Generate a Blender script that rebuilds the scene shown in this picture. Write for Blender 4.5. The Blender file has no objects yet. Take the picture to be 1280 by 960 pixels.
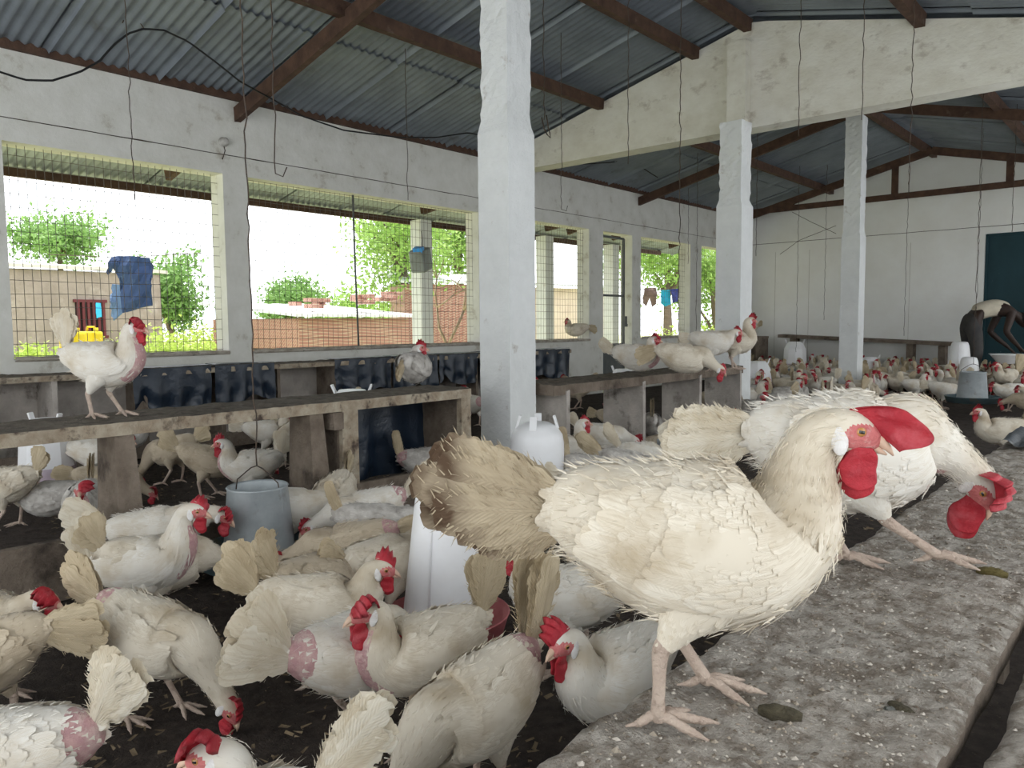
import bpy, bmesh, math, random
import numpy as np
from mathutils import Vector, Matrix, noise

# ------------------------------------------------------------------ camera, world, light, exposure
scn = bpy.context.scene
COL = scn.collection
H_CAM = .95; YAW = math.radians(41.2); PITCH = math.radians(4.4); ROLL = math.radians(.5); FPX = 960.
f0 = np.array([-math.sin(YAW), math.cos(YAW), 0]); r0 = np.array([math.cos(YAW), math.sin(YAW), 0]); zz = np.array([0, 0, 1.])
cf = f0*math.cos(PITCH)-zz*math.sin(PITCH); cu0 = f0*math.sin(PITCH)+zz*math.cos(PITCH)
cr = r0*math.cos(ROLL)-cu0*math.sin(ROLL); cu = cu0*math.cos(ROLL)+r0*math.sin(ROLL)
CAM = np.array([0, 0, H_CAM])
cam = bpy.data.cameras.new('camera'); cam.sensor_width = 36; cam.lens = 27; cam.clip_start = .02; cam.clip_end = 300
co = bpy.data.objects.new('camera', cam); COL.objects.link(co)
M = Matrix(((cr[0], cu[0], -cf[0]), (cr[1], cu[1], -cf[1]), (cr[2], cu[2], -cf[2])))
co.matrix_world = Matrix.Translation((0, 0, H_CAM)) @ M.to_4x4()
scn.camera = co
w = bpy.data.worlds.new('sky'); scn.world = w; w.use_nodes = True
bg = w.node_tree.nodes['Background']; bg.inputs[0].default_value = (.93, .97, 1, 1); bg.inputs[1].default_value = 3.0
sl = bpy.data.lights.new('sun', 'SUN'); sl.energy = 9; sl.angle = math.radians(6); sl.color = (1, .95, .86)
so = bpy.data.objects.new('sun', sl); COL.objects.link(so)
so.rotation_euler = Vector((.30, -.10, -.95)).to_track_quat('-Z', 'Y').to_euler()
vs = scn.view_settings; vs.view_transform = 'Standard'; vs.look = 'None'; vs.gamma = 1; vs.exposure = -.10; vs.use_curve_mapping = False
scn.cycles.use_denoising = True
scn.cycles.max_bounces = 10; scn.cycles.diffuse_bounces = 7; scn.cycles.transparent_max_bounces = 8
scn.cycles.caustics_reflective = False; scn.cycles.caustics_refractive = False; scn.cycles.sample_clamp_indirect = 8

def ray(x, y): return cf+cr*(x-640)/FPX+cu*(480-y)/FPX
def onz(x, y, h=0.):
    d = ray(x, y); return CAM+d*((h-H_CAM)/d[2])
def onX(x, y, X):
    d = ray(x, y); return CAM+d*(X/d[0])
def onY(x, y, Y):
    d = ray(x, y); return CAM+d*(Y/d[1])

# ------------------------------------------------------------------ materials
def mk(name, a, b=None, c=None, scale=8, rough=.85, bump=.0, bscale=40, spec=.25, cthr=(.6, .7), cscale=3, stretch=None, metal=0, trans=0, coord='Object', detail=6, mid=(.35, .65)):
    m = bpy.data.materials.new(name); m.use_nodes = True; nt = m.node_tree; N = nt.nodes; L = nt.links
    p = N['Principled BSDF']; p.inputs['Roughness'].default_value = rough; p.inputs['Metallic'].default_value = metal
    p.inputs['Specular IOR Level'].default_value = spec; p.inputs['Base Color'].default_value = (*a, 1)
    tc = N.new('ShaderNodeTexCoord'); vec = tc.outputs[coord]
    if stretch:
        mp = N.new('ShaderNodeMapping'); mp.inputs['Scale'].default_value = stretch; L.new(vec, mp.inputs[0]); vec = mp.outputs[0]
    col = None
    def nz(s, d=detail):
        n = N.new('ShaderNodeTexNoise'); n.inputs['Scale'].default_value = s; n.inputs['Detail'].default_value = d; n.inputs['Roughness'].default_value = .65; L.new(vec, n.inputs['Vector']); return n.outputs[0]
    def ramp(src, t0, t1):
        r = N.new('ShaderNodeMapRange'); r.inputs[1].default_value = t0; r.inputs[2].default_value = t1; L.new(src, r.inputs[0]); return r.outputs[0]
    def mix(fac, x, y):
        q = N.new('ShaderNodeMix'); q.data_type = 'RGBA'; L.new(fac, q.inputs[0])
        for k, v in ((6, x), (7, y)):
            if isinstance(v, tuple): q.inputs[k].default_value = (*v, 1)
            else: L.new(v, q.inputs[k])
        return q.outputs[2]
    if b: col = mix(ramp(nz(scale), *mid), a, b)
    if c: col = mix(ramp(nz(cscale), *cthr), col if col else a, c)
    if col: L.new(col, p.inputs['Base Color'])
    if bump:
        bn = N.new('ShaderNodeBump'); bn.inputs['Strength'].default_value = bump; bn.inputs['Distance'].default_value = .02
        L.new(nz(bscale), bn.inputs['Height']); L.new(bn.outputs[0], p.inputs['Normal'])
    if trans:
        t = N.new('ShaderNodeBsdfTranslucent'); ms = N.new('ShaderNodeMixShader'); ms.inputs[0].default_value = trans
        if col: L.new(col, t.inputs[0])
        else: t.inputs[0].default_value = (*a, 1)
        L.new(p.outputs[0], ms.inputs[1]); L.new(t.outputs[0], ms.inputs[2]); L.new(ms.outputs[0], N['Material Output'].inputs[0])
    return m

def feather_mat(name, a, b, dirt, thr=(.5, .72), dscale=9, tip=None, trans=.15, streak=.10):
    m = bpy.data.materials.new(name); m.use_nodes = True; nt = m.node_tree; N = nt.nodes; L = nt.links
    p = N['Principled BSDF']; p.inputs['Roughness'].default_value = .75; p.inputs['Specular IOR Level'].default_value = .2
    p.inputs['Sheen Weight'].default_value = .15
    at = N.new('ShaderNodeAttribute'); at.attribute_name = 'tint'
    tc = N.new('ShaderNodeTexCoord')
    def mix(fac, x, y):
        q = N.new('ShaderNodeMix'); q.data_type = 'RGBA'; L.new(fac, q.inputs[0])
        for k, v in ((6, x), (7, y)):
            if isinstance(v, tuple): q.inputs[k].default_value = (*v, 1)
            else: L.new(v, q.inputs[k])
        return q.outputs[2]
    col = mix(at.outputs['Fac'], a, b)
    n = N.new('ShaderNodeTexNoise'); n.inputs['Scale'].default_value = dscale; n.inputs['Detail'].default_value = 5; L.new(tc.outputs['Object'], n.inputs['Vector'])
    r = N.new('ShaderNodeMapRange'); r.inputs[1].default_value = thr[0]; r.inputs[2].default_value = thr[1]; L.new(n.outputs[0], r.inputs[0])
    col = mix(r.outputs[0], col, dirt)
    sx = N.new('ShaderNodeSeparateXYZ'); L.new(tc.outputs['UV'], sx.inputs[0])
    cv = N.new('ShaderNodeCombineXYZ'); mu = N.new('ShaderNodeMath'); mu.operation = 'MULTIPLY'; mu.inputs[1].default_value = 9; L.new(sx.outputs[0], mu.inputs[0]); L.new(mu.outputs[0], cv.inputs[0])
    mv = N.new('ShaderNodeMath'); mv.operation = 'MULTIPLY'; mv.inputs[1].default_value = 1.6; L.new(sx.outputs[1], mv.inputs[0]); L.new(mv.outputs[0], cv.inputs[1])
    mt_ = N.new('ShaderNodeMath'); mt_.operation = 'MULTIPLY'; mt_.inputs[1].default_value = 97; L.new(at.outputs['Fac'], mt_.inputs[0]); L.new(mt_.outputs[0], cv.inputs[2])
    ns = N.new('ShaderNodeTexNoise'); ns.inputs['Scale'].default_value = 1.; ns.inputs['Detail'].default_value = 3; L.new(cv.outputs[0], ns.inputs['Vector'])
    rs = N.new('ShaderNodeMapRange'); rs.inputs[1].default_value = .45; rs.inputs[2].default_value = .85; rs.inputs[4].default_value = .75; L.new(ns.outputs[0], rs.inputs[0])
    col = mix(rs.outputs[0], col, dirt)
    if tip:
        r2 = N.new('ShaderNodeMapRange'); r2.inputs[1].default_value = .66; r2.inputs[2].default_value = .95; L.new(sx.outputs[1], r2.inputs[0])
        mm = N.new('ShaderNodeMath'); mm.operation = 'MULTIPLY'; L.new(r2.outputs[0], mm.inputs[0])
        n2 = N.new('ShaderNodeTexNoise'); n2.inputs['Scale'].default_value = 30; L.new(tc.outputs['Object'], n2.inputs['Vector']); L.new(n2.outputs[0], mm.inputs[1])
        m3 = N.new('ShaderNodeMath'); m3.operation = 'MULTIPLY'; m3.inputs[1].default_value = 1.9; m3.use_clamp = True; L.new(mm.outputs[0], m3.inputs[0])
        col = mix(m3.outputs[0], col, tip)
    L.new(col, p.inputs['Base Color'])
    # barbs: fine ridges running out from the shaft
    u = N.new('ShaderNodeMath'); u.operation = 'SUBTRACT'; L.new(sx.outputs[0], u.inputs[0]); u.inputs[1].default_value = .5
    ua = N.new('ShaderNodeMath'); ua.operation = 'ABSOLUTE'; L.new(u.outputs[0], ua.inputs[0])
    um = N.new('ShaderNodeMath'); um.operation = 'MULTIPLY'; um.inputs[1].default_value = -40; L.new(ua.outputs[0], um.inputs[0])
    vm = N.new('ShaderNodeMath'); vm.operation = 'MULTIPLY_ADD'; vm.inputs[1].default_value = 130; L.new(sx.outputs[1], vm.inputs[0]); L.new(um.outputs[0], vm.inputs[2])
    sn = N.new('ShaderNodeMath'); sn.operation = 'SINE'; L.new(vm.outputs[0], sn.inputs[0])
    bn = N.new('ShaderNodeBump'); bn.inputs['Strength'].default_value = streak; bn.inputs['Distance'].default_value = .002
    L.new(sn.outputs[0], bn.inputs['Height']); L.new(bn.outputs[0], p.inputs['Normal'])
    t = N.new('ShaderNodeBsdfTranslucent'); L.new(col, t.inputs[0]); ms = N.new('ShaderNodeMixShader'); ms.inputs[0].default_value = trans
    L.new(p.outputs[0], ms.inputs[1]); L.new(t.outputs[0], ms.inputs[2]); L.new(ms.outputs[0], N['Material Output'].inputs[0])
    return m

WALL = mk('whitewash', (.70, .69, .64), (.61, .60, .54), (.30, .24, .17), scale=5, cthr=(.60, .80), cscale=5, bump=.25, bscale=25)
PILLAR = mk('whitewash_pillar', (.74, .75, .74), (.66, .67, .66), (.30, .24, .18), scale=4, cthr=(.63, .80), cscale=7, bump=.45, bscale=30)
BEAMW = mk('whitewash_beam', (.72, .70, .62), (.62, .59, .50), (.24, .18, .12), scale=4, cthr=(.57, .86), cscale=6, stretch=(1, 1, 1.5), bump=.35, bscale=22)
ROOF = mk('galvanised_roof', (.24, .27, .30), (.18, .20, .225), (.13, .13, .13), scale=3, cthr=(.6, .75), cscale=2, rough=.5, metal=.45, spec=.4)
TIMBER = mk('roof_timber', (.105, .060, .040), (.060, .034, .024), (.16, .12, .09), scale=9, cthr=(.62, .75), cscale=7, bump=.4, bscale=40, stretch=(1, 1, 1))
WOOD = mk('weathered_plank', (.235, .19, .15), (.13, .10, .075), (.05, .038, .030), scale=9, cthr=(.56, .70), cscale=4, bump=.6, bscale=60, stretch=(1, 1, 1))
WOODL = mk('pale_plank', (.44, .38, .29), (.26, .20, .14), (.07, .05, .04), scale=14, cthr=(.56, .68), cscale=12, bump=.5, bscale=60)
GRAYBOARD = mk('grey_board', (.50, .455, .41), (.36, .325, .29), (.10, .085, .07), scale=7, cthr=(.58, .72), cscale=5, bump=.4, bscale=50)
DUNG = mk('dung_crusted_plank', (.56, .51, .45), (.27, .225, .18), (.72, .68, .61), scale=26, mid=(.40, .60), cthr=(.60, .70), cscale=75, bump=1.0, bscale=90, rough=.95)
DUNGTOP = mk('dung_crust', (.17, .145, .115), (.085, .07, .055), (.26, .23, .18), scale=22, cthr=(.62, .74), cscale=40, bump=.8, bscale=80, rough=.95)
LITTER = mk('dark_litter', (.075, .058, .048), (.036, .028, .023), (.16, .125, .09), scale=30, cthr=(.60, .72), cscale=120, bump=1.0, bscale=90, rough=.95)
FLAKE = mk('wood_shaving', (.24, .18, .11), (.11, .08, .05), scale=30)
BLACKP = mk('black_plastic', (.006, .014, .028), (.016, .026, .042), (.10, .12, .14), scale=6, cthr=(.70, .80), cscale=14, rough=.32, spec=.5, bump=.5, bscale=9)
WHITEP = mk('white_plastic', (.90, .90, .91), (.84, .83, .83), (.62, .55, .47), scale=5, cthr=(.68, .85), cscale=6, rough=.35, spec=.5, trans=.06)
PINKP = mk('stained_plastic', (.80, .68, .68), (.72, .55, .55), rough=.4, trans=.25)
REDP = mk('red_plastic', (.50, .035, .045), (.38, .02, .03), scale=8, rough=.4, spec=.5)
PINKPAN = mk('pink_plastic', (.62, .22, .22), (.5, .14, .15), scale=8, rough=.45)
GALV = mk('galvanised_feeder', (.40, .43, .44), (.28, .31, .32), (.22, .20, .17), scale=7, cthr=(.58, .75), cscale=10, rough=.45, metal=.12, spec=.5)
PAN = mk('teal_pan', (.11, .165, .18), (.08, .12, .13), (.16, .14, .10), scale=9, cthr=(.55, .7), cscale=12, rough=.5, metal=.2)
WIRE = mk('rusty_wire', (.045, .038, .034), (.09, .06, .04), scale=40, rough=.7)
MESHW = mk('window_wire', (.13, .115, .10), rough=.6)
CABLE = mk('black_cable', (.015, .015, .015), rough=.5)
PORC = mk('porcelain', (.62, .60, .56), (.4, .38, .34), scale=20, rough=.4)
DOORM = mk('teal_door', (.012, .038, .045), (.016, .050, .062), (.20, .22, .22), scale=3, cthr=(.71, .75), cscale=24, rough=.55, stretch=(1, 1, .5))
STEEL = mk('dark_steel', (.09, .10, .10), (.14, .14, .13), scale=5, rough=.6)
FEED = mk('feed', (.20, .14, .08), (.12, .08, .045), scale=80, bump=.5, bscale=100)
SILLM = mk('dirty_sill', (.50, .46, .39), (.30, .26, .21), (.12, .10, .08), scale=12, cthr=(.58, .72), cscale=9, bump=.6, bscale=50)
# hens
F_WHITE = feather_mat('feather_white', (.82, .79, .73), (.68, .62, .52), (.58, .49, .36), thr=(.45, .72), dscale=9)
F_CREAM = feather_mat('feather_cream', (.80, .74, .63), (.60, .51, .38), (.46, .37, .25), thr=(.46, .70))
F_TAN = feather_mat('feather_tan', (.62, .53, .40), (.44, .35, .24), (.34, .27, .19), thr=(.48, .68))
F_GREY = feather_mat('feather_soiled', (.70, .67, .62), (.46, .42, .38), (.36, .325, .29), thr=(.42, .70), dscale=22)
T_WHITE = feather_mat('tail_white', (.82, .77, .66), (.66, .57, .42), (.56, .46, .31), thr=(.5, .75), trans=.3, streak=.22)
T_CREAM = feather_mat('tail_cream', (.68, .58, .41), (.50, .40, .26), (.40, .31, .19), thr=(.5, .75), trans=.3, streak=.22)
T_TIP = feather_mat('tail_brown_tipped', (.55, .46, .325), (.44, .355, .24), (.36, .285, .19), thr=(.48, .75), tip=(.10, .06, .035), trans=.25, streak=.22)
SKIN = mk('pink_bare_skin', (.62, .39, .37), (.50, .28, .29), (.70, .54, .49), scale=40, cthr=(.5, .7), cscale=30, bump=.6, bscale=150, rough=.6)
FACE = mk('red_face_skin', (.62, .20, .19), (.52, .14, .14), (.62, .36, .33), scale=60, cthr=(.55, .7), cscale=90, bump=.5, bscale=200, rough=.6)
COMB = mk('red_comb', (.50, .030, .045), (.36, .018, .030), (.60, .13, .15), scale=26, cthr=(.50, .75), cscale=18, bump=.35, bscale=260, rough=.5, spec=.35, trans=.12)
LEG = mk('pale_leg', (.62, .50, .41), (.50, .38, .31), (.30, .22, .17), scale=50, cthr=(.56, .70), cscale=40, bump=.6, bscale=220, rough=.6)
CLAW = mk('claw', (.55, .47, .36), rough=.5)
BEAK = mk('horn_beak', (.62, .45, .33), (.56, .36, .27), scale=30, rough=.45)
LOBE = mk('white_lobe', (.80, .79, .77), (.66, .62, .60), scale=60, bump=.4, bscale=150, rough=.6)
IRIS = mk('amber_iris', (.42, .20, .06), rough=.15, spec=.6)
PUPIL = mk('pupil', (.008, .007, .006), rough=.08, spec=.7)

# ------------------------------------------------------------------ mesh building
class MB:
    def __init__(s): s.v = []; s.f = []; s.m = []; s.n = 0; s.uv = []; s.t = []; s.sm = []
    def add(s, verts, faces, mat=0, uv=None, tint=None, smooth=True):
        verts = np.asarray(verts, float).reshape(-1, 3); k = len(verts)
        s.v.append(verts)
        off = s.n
        s.f.extend([tuple(int(i)+off for i in f) for f in faces])
        s.m.extend([mat]*len(faces) if np.isscalar(mat) else list(mat)); s.sm.extend([smooth]*len(faces))
        s.uv.append(np.zeros((k, 2)) if uv is None else np.asarray(uv)); s.t.append(np.full(k, .3) if tint is None else np.asarray(tint)); s.n += k
    def box(s, c, size, rot=None, mat=0, jit=0, rng=None):
        x, y, z = np.array(size)/2.
        V = np.array([(a, b, d) for a in (-x, x) for b in (-y, y) for d in (-z, z)], float)
        if jit: V += (rng or np.random.default_rng(1)).uniform(-jit, jit, V.shape)
        if rot is not None: V = V @ np.array(rot).T
        s.add(V+np.array(c), [(0, 1, 3, 2), (4, 6, 7, 5), (0, 4, 5, 1), (2, 3, 7, 6), (0, 2, 6, 4), (1, 5, 7, 3)], mat, smooth=False); return s
    def bar(s, a, b, wd, ht, mat=0, up=(0, 0, 1), jit=0, rng=None):
        a = np.array(a, float); b = np.array(b, float); d = b-a; L = np.linalg.norm(d); d /= L
        sd = np.cross(up, d); sd /= np.linalg.norm(sd); u = np.cross(d, sd)
        return s.box((a+b)/2, (L, wd, ht), np.stack([d, sd, u], 1), mat, jit, rng)
    def tube(s, pts, rad, seg=8, mat=0, cap=True, smooth=True):
        P = np.asarray(pts, float); R = np.full(len(P), rad) if np.isscalar(rad) else np.asarray(rad, float)
        T = np.gradient(P, axis=0); T /= np.linalg.norm(T, axis=1)[:, None]+1e-9
        n0 = np.cross(T[0], (0, 0, 1)); n0 = np.cross(T[0], (1, 0, 0)) if np.linalg.norm(n0) < .2 else n0
        sd = []; cur = n0
        for t in T:
            cur = cur-t*np.dot(cur, t); cur = cur/(np.linalg.norm(cur)+1e-9); sd.append(cur)
        sd = np.array(sd); up = np.cross(T, sd)
        th = np.arange(seg)*2*math.pi/seg
        V = P[:, None]+R[:, None, None]*(np.cos(th)[None, :, None]*sd[:, None]+np.sin(th)[None, :, None]*up[:, None])
        n = len(P); F = [(i*seg+j, i*seg+(j+1) % seg, (i+1)*seg+(j+1) % seg, (i+1)*seg+j) for i in range(n-1) for j in range(seg)]
        if cap: F += [tuple(range(seg))[::-1], tuple((n-1)*seg+j for j in range(seg))]
        s.add(V.reshape(-1, 3), F, mat, smooth=smooth); return s
    def lathe(s, prof, seg=24, mat=0, c=(0, 0, 0), smooth=True, sq=0, closed=False):
        th = np.arange(seg)*2*math.pi/seg
        V = np.array([[(r*math.cos(t), r*math.sin(t), z) for t in th] for r, z in prof])+np.array(c)
        n = len(prof); F = [(i*seg+j, i*seg+(j+1) % seg, (i+1)*seg+(j+1) % seg, (i+1)*seg+j) for i in range(n-1) for j in range(seg)]
        if prof[0][0] > 1e-4 and closed: F.append(tuple(range(seg))[::-1])
        if prof[-1][0] > 1e-4 and closed: F.append(tuple((n-1)*seg+j for j in range(seg)))
        s.add(V.reshape(-1, 3), F, mat, smooth=smooth); return s
    def ball(s, c, r, ax=None, seg=12, rings=8, mat=0):
        r = np.array(r if hasattr(r, '__len__') else (r, r, r), float); A = np.eye(3) if ax is None else np.array(ax).T
        V = [(0, 0, -1)]+[(math.cos(p)*math.cos(t), math.cos(p)*math.sin(t), math.sin(p)) for p in np.linspace(-math.pi/2, math.pi/2, rings+1)[1:-1] for t in np.arange(seg)*2*math.pi/seg]+[(0, 0, 1)]
        V = (np.array(V)*r) @ A.T+np.array(c); n = len(V)
        F = [(0, 1+(j+1) % seg, 1+j) for j in range(seg)]
        for i in range(rings-2): F += [(1+i*seg+j, 1+i*seg+(j+1) % seg, 1+(i+1)*seg+(j+1) % seg, 1+(i+1)*seg+j) for j in range(seg)]
        b = 1+(rings-2)*seg; F += [(b+j, b+(j+1) % seg, n-1) for j in range(seg)]
        s.add(V, F, mat); return s
    def mesh(s, name, mats):
        me = bpy.data.meshes.new(name); V = np.concatenate(s.v)
        me.from_pydata(V.tolist(), [], s.f)
        for m in mats: me.materials.append(m)
        me.polygons.foreach_set('material_index', np.array(s.m, dtype=np.int32)); me.polygons.foreach_set('use_smooth', np.array(s.sm, dtype=bool))
        a = me.attributes.new('tint', 'FLOAT', 'POINT'); a.data.foreach_set('value', np.concatenate(s.t).astype(np.float32))
        uv = np.concatenate(s.uv)
        if uv.any():
            ul = me.uv_layers.new(name='uv'); li = np.empty(len(me.loops), dtype=np.int32); me.loops.foreach_get('vertex_index', li)
            ul.data.foreach_set('uv', uv[li].astype(np.float32).ravel())
        me.validate(); me.update(); return me
    def build(s, name, mats, parent=None, loc=None, rotz=None):
        mats = mats if isinstance(mats, (list, tuple)) else [mats]
        o = bpy.data.objects.new(name, s.mesh(name, mats)); COL.objects.link(o)
        if parent: o.parent = parent
        if loc is not None: o.location = tuple(float(q) for q in loc)
        if rotz: o.rotation_euler.z = rotz
        return o

def tag(o, label=None, cat=None, group=None, kind=None):
    if label: o['label'] = label
    if cat: o['category'] = cat
    if group: o['group'] = group
    if kind: o['kind'] = kind
    return o
def empty(name, loc, label, cat, rz=0, group=None, scale=1):
    o = bpy.data.objects.new(name, None); COL.objects.link(o); o.empty_display_size = .05
    o.location = tuple(float(q) for q in loc); o.rotation_euler = (0, 0, rz); o.scale = (scale,)*3
    return tag(o, label, cat, group)
def struct(name, mb, mats, label=None, cat=None):
    return tag(mb.build(name, mats), label, cat, None, 'structure')
def copy_tree(o, loc, rz, label, group=None, scale=None):
    c = o.copy(); COL.objects.link(c); c.location = tuple(float(q) for q in loc); c.rotation_euler = (0, 0, rz); c['label'] = label
    if scale: c.scale = (scale,)*3
    if group: c['group'] = group
    elif 'group' in c: del c['group']
    for ch in o.children:
        d = ch.copy(); COL.objects.link(d); d.parent = c
    return c
def nz(x, y, z=0.): return noise.noise(Vector((x, y, z)))

# ------------------------------------------------------------------ the shed
XW = -6.05; YF = 13.5; XR = .55; RIDGE = -2.95; ZR = 3.60; SL = .245
def roofz(x): return ZR-SL*abs(x-RIDGE)
ZT = 2.83
# floor
fx = np.arange(XW-.1, XR+.1, .05); fy = np.arange(-1., YF+.1, .05)
V = [(x, y, .012*nz(x*5, y*5)+.010*nz(x*17, y*17, 3)+.006*nz(x*41, y*41, 7)-.012) for y in fy for x in fx]; nx = len(fx)
mb = MB(); mb.add(V, [(j*nx+i, j*nx+i+1, (j+1)*nx+i+1, (j+1)*nx+i) for j in range(len(fy)-1) for i in range(nx-1)])
struct('floor', mb, LITTER, 'dark brown litter covering the floor of the shed', 'floor')
rng = np.random.default_rng(5); mb = MB()
for k in range(5200):
    d = rng.uniform(1.0, 7)**1.0; a = rng.uniform(-.62, .55); p = (f0*d+r0*a*d); L = rng.uniform(.004, .016); t = rng.uniform(0, 6.28)
    if p[0] < XW+.2 or p[0] > XR-.1: continue
    c, s_ = math.cos(t), math.sin(t); wd = rng.uniform(.15, .4)*L; z = rng.uniform(.004, .012)
    P = [(p[0]+c*u*L-s_*q*wd, p[1]+s_*u*L+c*q*wd, z+rng.uniform(-.003, .004)) for u, q in ((-1, -1), (1, -1), (1, 1), (-1, 1))]
    mb.add(P, [(0, 1, 2, 3)], smooth=False)
tag(mb.build('wood_shavings', FLAKE), 'pale flakes of shavings and feed strewn over the dark litter', 'litter', None, 'stuff')

# left wall: lower wall, header and piers
TW = .2
def wallbox(mb, y0, y1, z0, z1, x0=XW-TW, x1=XW): mb.box(((x0+x1)/2, (y0+y1)/2, (z0+z1)/2), (x1-x0, y1-y0, z1-z0))
OPEN = [(1.72, 3.30), (3.52, 6.36), (6.62, 8.50), (9.80, 11.30), (11.68, 13.1)]
DOOR = (8.83, 9.57)
mb = MB(); wallbox(mb, -3, DOOR[0], 0, .74); wallbox(mb, DOOR[1], YF, 0, .74); wallbox(mb, -3, YF, 2.22, ZT)
ys = [-3]+[q for o in OPEN[:3] for q in o]+[DOOR[0], DOOR[1]]+[q for o in OPEN[3:] for q in o]+[YF]
for a, b in zip(ys[0::2], ys[1::2]): wallbox(mb, a, b, .74, 2.22)
struct('wall_left', mb, WALL, 'long whitewashed side wall pierced by wire mesh windows', 'wall')
# raised band line under the eave, with dirt caught on it
pts = [(XW+.004, y, 2.375+.006*nz(y*3, 1)) for y in np.arange(0, YF, .12)]
struct('trim_1', MB().tube(pts, [.003+.004*max(0, nz(y[1]*4, 9)) for y in pts], 5), WIRE, 'thin dirty crack line running along the whitewashed wall', 'trim')
# sills with crust
for k, (a, b) in enumerate(OPEN):
    n = int((b-a)/.04); mb = MB()
    Vs = []; 
    for y in np.linspace(a, b, n):
        h = .012+.010*nz(y*9, 4)
        for x, z in ((XW-TW, h), (XW+.02, h), (XW+.03, h*.3-.01), (XW+.012, -.02)): Vs.append((x, y, .744+z))
    mb.add(Vs, [(i*4+j, i*4+j+1, (i+1)*4+j+1, (i+1)*4+j) for i in range(n-1) for j in range(3)])
    struct('trim_%d' % (k+2), mb, SILLM, 'dirty crusted sill of a wire mesh window', 'sill')
# window wire mesh
for k, (a, b) in enumerate(OPEN):
    mb = MB(); rg = np.random.default_rng(k); x = XW-.10
    ny = int((b-a)/.056)
    for y in np.linspace(a, b, ny+1):
        q = rg.uniform(-.004, .004, 3); mb.tube([(x, y+q[0], .745), (x+q[2]*2, y+q[1], 1.5), (x, y+q[2], 2.22)], .0021, 4, cap=False)
    z = .76
    while z < 2.22:
        q = rg.uniform(-.006, .006, 5); mb.tube([(x+.002, yy, z+q[i]) for i, yy in enumerate(np.linspace(a, b, 5))], .0019, 4, cap=False); z += rg.uniform(.080, .094)
    wn = empty('window_%d' % (k+1), (0, 0, 0), 'wire mesh window opening in the left wall', 'window'); wn['kind'] = 'structure'
    o = mb.build('wire_mesh', MESHW, wn)
    if k == 1: MB().tube([(x+.01, 4.72, .74), (x+.01, 4.70, 1.5), (x+.01, 4.69, 2.22)], .010, 6).build('mesh_rod', STEEL, wn)
# door in the left wall
dr = empty('door_1', (XW-.06, DOOR[0], 0), 'narrow wire mesh door with grey steel lower panel', 'door'); dr['kind'] = 'structure'
mb = MB(); dw = .60
for a, b in (((0, .02, .05), (0, .02, 2.16)), ((0, dw, .05), (0, dw, 2.16)), ((0, .02, 2.16), (0, dw, 2.16)), ((0, .02, 1.35), (0, dw, 1.35)), ((0, .02, .66), (0, dw, .66))): mb.bar(a, b, .03, .03, up=(1, 0, 0))
mb.build('door_frame', STEEL, dr); MB().box((0, (dw+.02)/2, .36), (.012, dw, .6)).build('lower_panel', STEEL, dr)
mb = MB()
for y in np.arange(.06, dw, .055): mb.tube([(0, y, .66), (0, y, 2.16)], .0014, 4, cap=False)
for z in np.arange(.72, 2.16, .085): mb.tube([(0, .02, z), (0, dw, z)], .0014, 4, cap=False)
mb.build('wire_mesh', MESHW, dr); MB().box((.03, dw, 1.0), (.04, .05, .12)).box((.05, dw-.03, .93), (.04, .08, .04)).build('door_latch', STEEL, dr)

# end wall, gable
def gable(mb, y0, y1, x0, x1, zb, n=24, top=lambda x: roofz(x)-.015, mat=0):
    xs = sorted(set(list(np.linspace(x0, x1, n))+([RIDGE] if x0 < RIDGE < x1 else [])))
    V = []
    for x in xs: V += [(x, y0, zb), (x, y1, zb), (x, y0, top(x)), (x, y1, top(x))]
    F = []
    for i in range(len(xs)-1):
        a, b = i*4, (i+1)*4; F += [(a, b, b+2, a+2), (a+1, a+3, b+3, b+1), (a+2, b+2, b+3, a+3), (a, a+1, b+1, b)]
    F += [(0, 2, 3, 1), (len(V)-4, len(V)-3, len(V)-1, len(V)-2)]
    mb.add(V, F, mat, smooth=False)
mb = MB(); gable(mb, YF, YF+.2, XW-.2, -2.32, 0); gable(mb, YF, YF+.2, -2.32, -1.3, 2.25, 6); gable(mb, YF, YF+.2, -1.3, XR+.2, 0)
struct('wall_back', mb, mk('whitewash_end', (.82, .82, .79), (.77, .76, .72), (.42, .36, .27), scale=2, cthr=(.68, .82), cscale=2, bump=.2, bscale=20), 'whitewashed end wall under the far gable', 'wall')
pts = [(x, YF-.003, 2.36+.005*nz(x*3, 5)) for x in np.arange(XW, -1, .15)]
struct('trim_7', MB().tube(pts, .004, 5), WIRE, 'thin crack line across the whitewashed end wall', 'trim')
for i, x in enumerate((-5.55, -4.95, -4.3, -3.35)):
    struct('trim_%d' % (8+i), MB().box((x, YF-.001, 1.1), (.006, .006, 2.2)), mk('wall_seam', (.52, .50, .46)), 'faint vertical seam in the end wall', 'trim')
dr = empty('door_2', (-2.31, YF+.05, 0), 'dark teal sheet metal door in the end wall spattered white', 'door'); dr['kind'] = 'structure'
MB().box((.5, 0, 1.12), (1.0, .03, 2.22)).build('door_leaf', DOORM, dr)
mb = MB(); mb.box((.01, -.03, 1.12), (.03, .05, 2.24)).box((.5, -.03, 2.235), (1.0, .05, .03)).box((.99, -.03, 1.12), (.03, .05, 2.24)); mb.build('door_frame', DOORM, dr)
# right wall behind and beside the camera: sill, piers, header
mb = MB(); wallbox(mb, -3, YF, 0, .46, XR, XR+.2); wallbox(mb, -3, YF, 2.45, 2.72, XR, XR+.2)
for y in (-3, .2, 3.45, 6.6, 9.75, 13.2): wallbox(mb, y-.10, y+.10, .46, 2.45, XR, XR+.2)
struct('wall_right', mb, WALL, 'whitewashed right side wall with wide openings', 'wall')

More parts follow.
